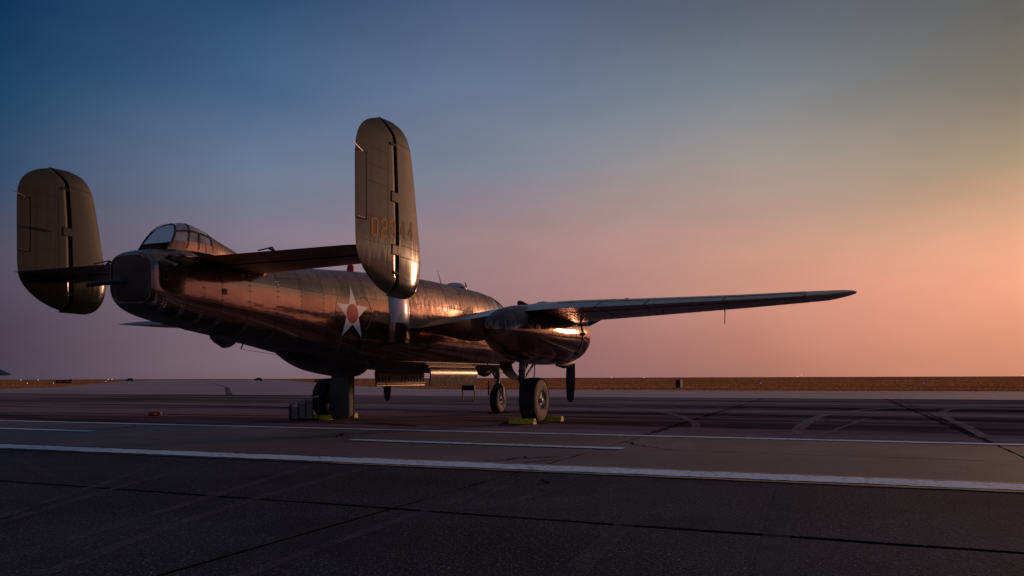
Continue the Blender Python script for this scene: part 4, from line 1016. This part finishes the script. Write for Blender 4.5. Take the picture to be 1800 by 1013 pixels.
def sag(p, q, n=12, s_=.05): return [Vector(p).lerp(Vector(q), k/n) + Vector((0,0,-s_*4*(k/n)*(1-k/n))) for k in range(n+1)]
rp = empty('chock_rope', to_w3(-.2,-3.35), ROT)
b = MB(); b.tube(sag((-.70,0,.09),(.62,-.08,.09), 12, .075), .009, 5); b.build('cord', M['canvas'], rp)
tag(rp, 'thin grey cord linking the two yellow chocks of the near wheel', 'rope')
M['panelg'] = simple('scuffed_grey_panel', (.24,.23,.24), .6, var=.35, scale=18)
# low slatted ramp stand behind the far wheel
rs = empty('ramp_stand', (-5.36, 20.55, 0), radians(14)); rs.scale = (.60, .8, 1)
for yy in (-.22,.22):
    b = MB(); b.tube([(-.62,yy,.41),(.6,yy,.62)], .024, 6); b.build('top_rail', M['greyp'], rs)
    b = MB(); b.tube([(-.55,yy,.03),(.6,yy,.03)], .02, 6); b.build('bottom_rail', M['black'], rs)
for k, xx in enumerate((-.55,-.25,.05,.35,.6)):
    for yy in (-.22,.22):
        b = MB(); b.tube([(xx,yy,.0),(xx,yy,.42+.174*(xx+.55))], .02, 6); b.build('post', M['black'], rs)
for k, xx in enumerate((-.40,-.10,.20)):
    b = MB(); b.box((xx,-.20,.20+.05*k), (.125,.008,.15+.03*k), bev=.004); b.build('side_panel', M['panelg'], rs)
b = MB(); b.box((-.60,0,.19), (.03,.235,.19), bev=.008); b.build('end_panel', M['black'], rs)
b = MB()
for k in range(9): b.box((-.5+.135*k,0,.435+.0235*k), (.045,.22,.008))
b.build('tread', M['black'], rs)
tag(rs, 'low black slatted ramp stand on the pavement behind the far main wheel', 'stand')
# red canister
rc = empty('red_canister', to_w3(-.75, 8.62), radians(4))
b = MB(); b.lathe([(-.17,0),(-.17,.05),(-.15,.066),(.12,.066),(.15,.045),(.16,.0)], (0,0,.067), (1,0,0), 16); b.build('body', M['red'], rc, True, 40)
b = MB(); b.lathe([(.15,.03),(.19,.03),(.19,0)], (0,0,.067), (1,0,0), 10); b.build('valve', M['tan'], rc)
b = MB(); b.box((.05,-.064,.06), (.05,.006,.025)); b.build('paper_tag', M['yellow'], rc)
tag(rc, 'small red canister lying alone on the pavement left of the far wheel', 'canister')

# ================================================================== far airfield
def px_ground(px, d): return ((px-900)/1400*d, d)
M['signred'] = simple('dark_red_sign', (.10,.012,.016), .6); M['signface'] = simple('pale_sign_marks', (.34,.22,.22), .7)
def taxi_sign(px, d, w, label):
    x, y = px_ground(px, d); t = empty('taxiway_sign', (x, y, -.03), 0)
    b = MB(); b.box((0,0,.62), (w/2,.10,.34), bev=.03); b.build('sign_box', M['signred'], t)
    b = MB()
    for k in range(7):
        if k in (0, 3): continue
        b.box((-w*.40+w*.8*k/6, -.106, .62), (w*.035,.004,.14))
    b.build('sign_mark', M['signface'], t)
    for s_ in (-.4,0,.4): b = MB(); b.tube([(w*s_,0,0),(w*s_,0,.3)], .035, 6); b.build('leg', M['black'], t)
    tag(t, label, 'sign', 'taxiway signs'); return t
s1 = taxi_sign(112, 170, 3.5, 'long dark red taxiway sign in the grass at far left')
b = MB(); b.box((1.55,0,1.05), (.24,.12,.12), bev=.03); b.build('sign_cap', M['black'], s1)
taxi_sign(566, 190, 3.6, 'dark red taxiway sign half hidden by the far main wheel')
# box marker in the grass
x, y = px_ground(1193.5, 78); mk = empty('marker_box', (x, y, -.03), radians(-38))
b = MB(); b.box((0,0,.48), (.25,.25,.40), bev=.02); b.build('cabinet', M['black'], mk)
b = MB(); b.box((.255,0,.48), (.006,.22,.36)); b.build('sunlit_side', simple('sunlit_side_tone', (.62,.42,.28), .6), mk)  # sunlit side of the cabinet, its light painted as pale orange
for s_ in (-1,1): b = MB(); b.tube([(s_*.18,0,0),(s_*.18,0,.1)], .03, 6); b.build('foot', M['black'], mk)
tag(mk, 'small dark utility cabinet standing in the dry grass right of the propeller', 'cabinet')
# blue edge lights
for px, d, lb in ((1337, 92, 'blue taxiway edge light in the grass nearer the dark cabinet'), (1624, 90, 'blue taxiway edge light in the grass at far right')):
    x, y = px_ground(px, d); t = empty('edge_light', (x, y, -.03), 0)
    b = MB(); b.tube([(0,0,0),(0,0,.30)], .03, 6); b.build('stem', M['black'], t)
    b = MB(); b.lathe([(.30,.06),(.34,.085),(.42,.085),(.47,.05),(.48,0)], (0,0,0), (0,0,1), 12); b.build('lens', M['lampb'], t, True)
    tag(t, lb, 'light', 'blue taxiway edge lights')
# pinpoint white runway lamps
for k, (px, d, z, lb) in enumerate(((37,260,.9,'white lamp on the horizon above the left grass, leftmost'),(67,260,.9,'white lamp on the horizon just left of the long red sign'),(48,150,.35,'white lamp low in the grass left of the long red sign'),(94,150,.35,'white lamp low in the grass under the long red sign'),
    (190,300,.95,'white lamp on the horizon right of the long red sign'),(197,330,1.0,'faint white lamp beside the horizon lamp right of the long sign'),(186,190,.5,'white lamp low in the grass right of the long red sign'),
    (1402,420,1.35,'left lamp of the close pair on the right horizon'),(1409,420,2.0,'right lamp of the close pair on the right horizon'),(1075,330,1.0,'white lamp on the horizon right of the propeller'),(1132,330,1.0,'white lamp on the horizon left of the dark cabinet'),(1798,300,1.2,'white lamp on the horizon at the right edge'))):
    x, y = px_ground(px, d); t = empty('runway_lamp', (x, y, -.03), 0); r = .00033*d
    b = MB(); b.tube([(0,0,0),(0,0,z)], .03, 5); b.build('stem', M['black'], t)
    b = MB(); b.lathe([(-r,0),(-r*.7,r*.7),(0,r),(r*.7,r*.7),(r,0)], (0,0,z+r), (0,0,1), 10); b.build('lens', M['lampw'], t, True)
    tag(t, lb, 'light', 'white runway lamps')
# two low vehicles on the skyline
for px, d, lb in ((229, 420, 'tiny dark vehicle on the skyline at the left'), (455, 420, 'tiny dark vehicle on the skyline above the belly fairing')):
    x, y = px_ground(px, d); t = empty('parked_vehicle', (x, y, -.03), 0)
    b = MB(); b.box((0,0,.75), (2.1,.9,.42), bev=.12); b.build('body', M['black'], t)
    b = MB(); b.box((.1,0,1.35), (1.1,.78,.28), bev=.15); b.build('cabin', M['black'], t)
    for sx_ in (-1.3,1.3):
        for sy_ in (-.8,.8): b = MB(); b.lathe([(-.12,0),(-.12,.34),(.12,.34),(.12,0)], (sx_,sy_,.34), (0,1,0), 14); b.build('wheel', M['rubber'], t)
    tag(t, lb, 'vehicle', 'vehicles on the skyline')
# neighbouring light aircraft: only its wing tip reaches into the frame
na = empty('parked_airplane', (-29.6, 40.0, 0), 0)
b = MB(); rows = []
for yv, c, t, zz in ((-1.0,2.2,.20,1.52),(1.5,2.0,.20,1.50),(3.2,1.75,.20,1.46),(3.8,1.55,.20,1.41),(4.15,1.2,.14,1.34),(4.45,.5,.06,1.28)):
    up, lo = airfoil(1.0, t, .02, 10); rows.append([(yv, -(u-.35)*c, zz+h*c) for (u, h) in up[::-1]+lo[1:]])
b.grid(rows, closed=True); b.cap(rows[-1]); b.build('wing', M['black'], na, True, 50)
b = MB(); b.lathe([(-3.6,.05),(-2.0,.28),(0,.55),(1.6,.55),(2.4,.3),(2.6,.0)], (-1.6,0,1.45), (0,1,0), 20); b.build('fuselage', M['black'], na, True)
for xx in (-2.6,-.4):
    b = MB(); b.tube([(xx,0,1.3),(xx,0,.3)], .05, 8); b.build('gear_leg', M['steel'], na)
    b = MB(); b.lathe([(-.08,0),(-.08,.27),(.08,.27),(.08,0)], (xx,0,.271), (1,0,0), 20); b.build('wheel', M['rubber'], na)
b = MB(); b.tube([(-1.6,2.1,1.1),(-1.6,2.1,.25)], .04, 8); b.lathe([(-.06,0),(-.06,.2),(.06,.2),(.06,0)], (-1.6,2.1,.201), (1,0,0), 16); b.build('nose_gear', M['steel'], na)
tag(na, 'dark neighbouring airplane whose wing tip pokes in at the left edge', 'aircraft')
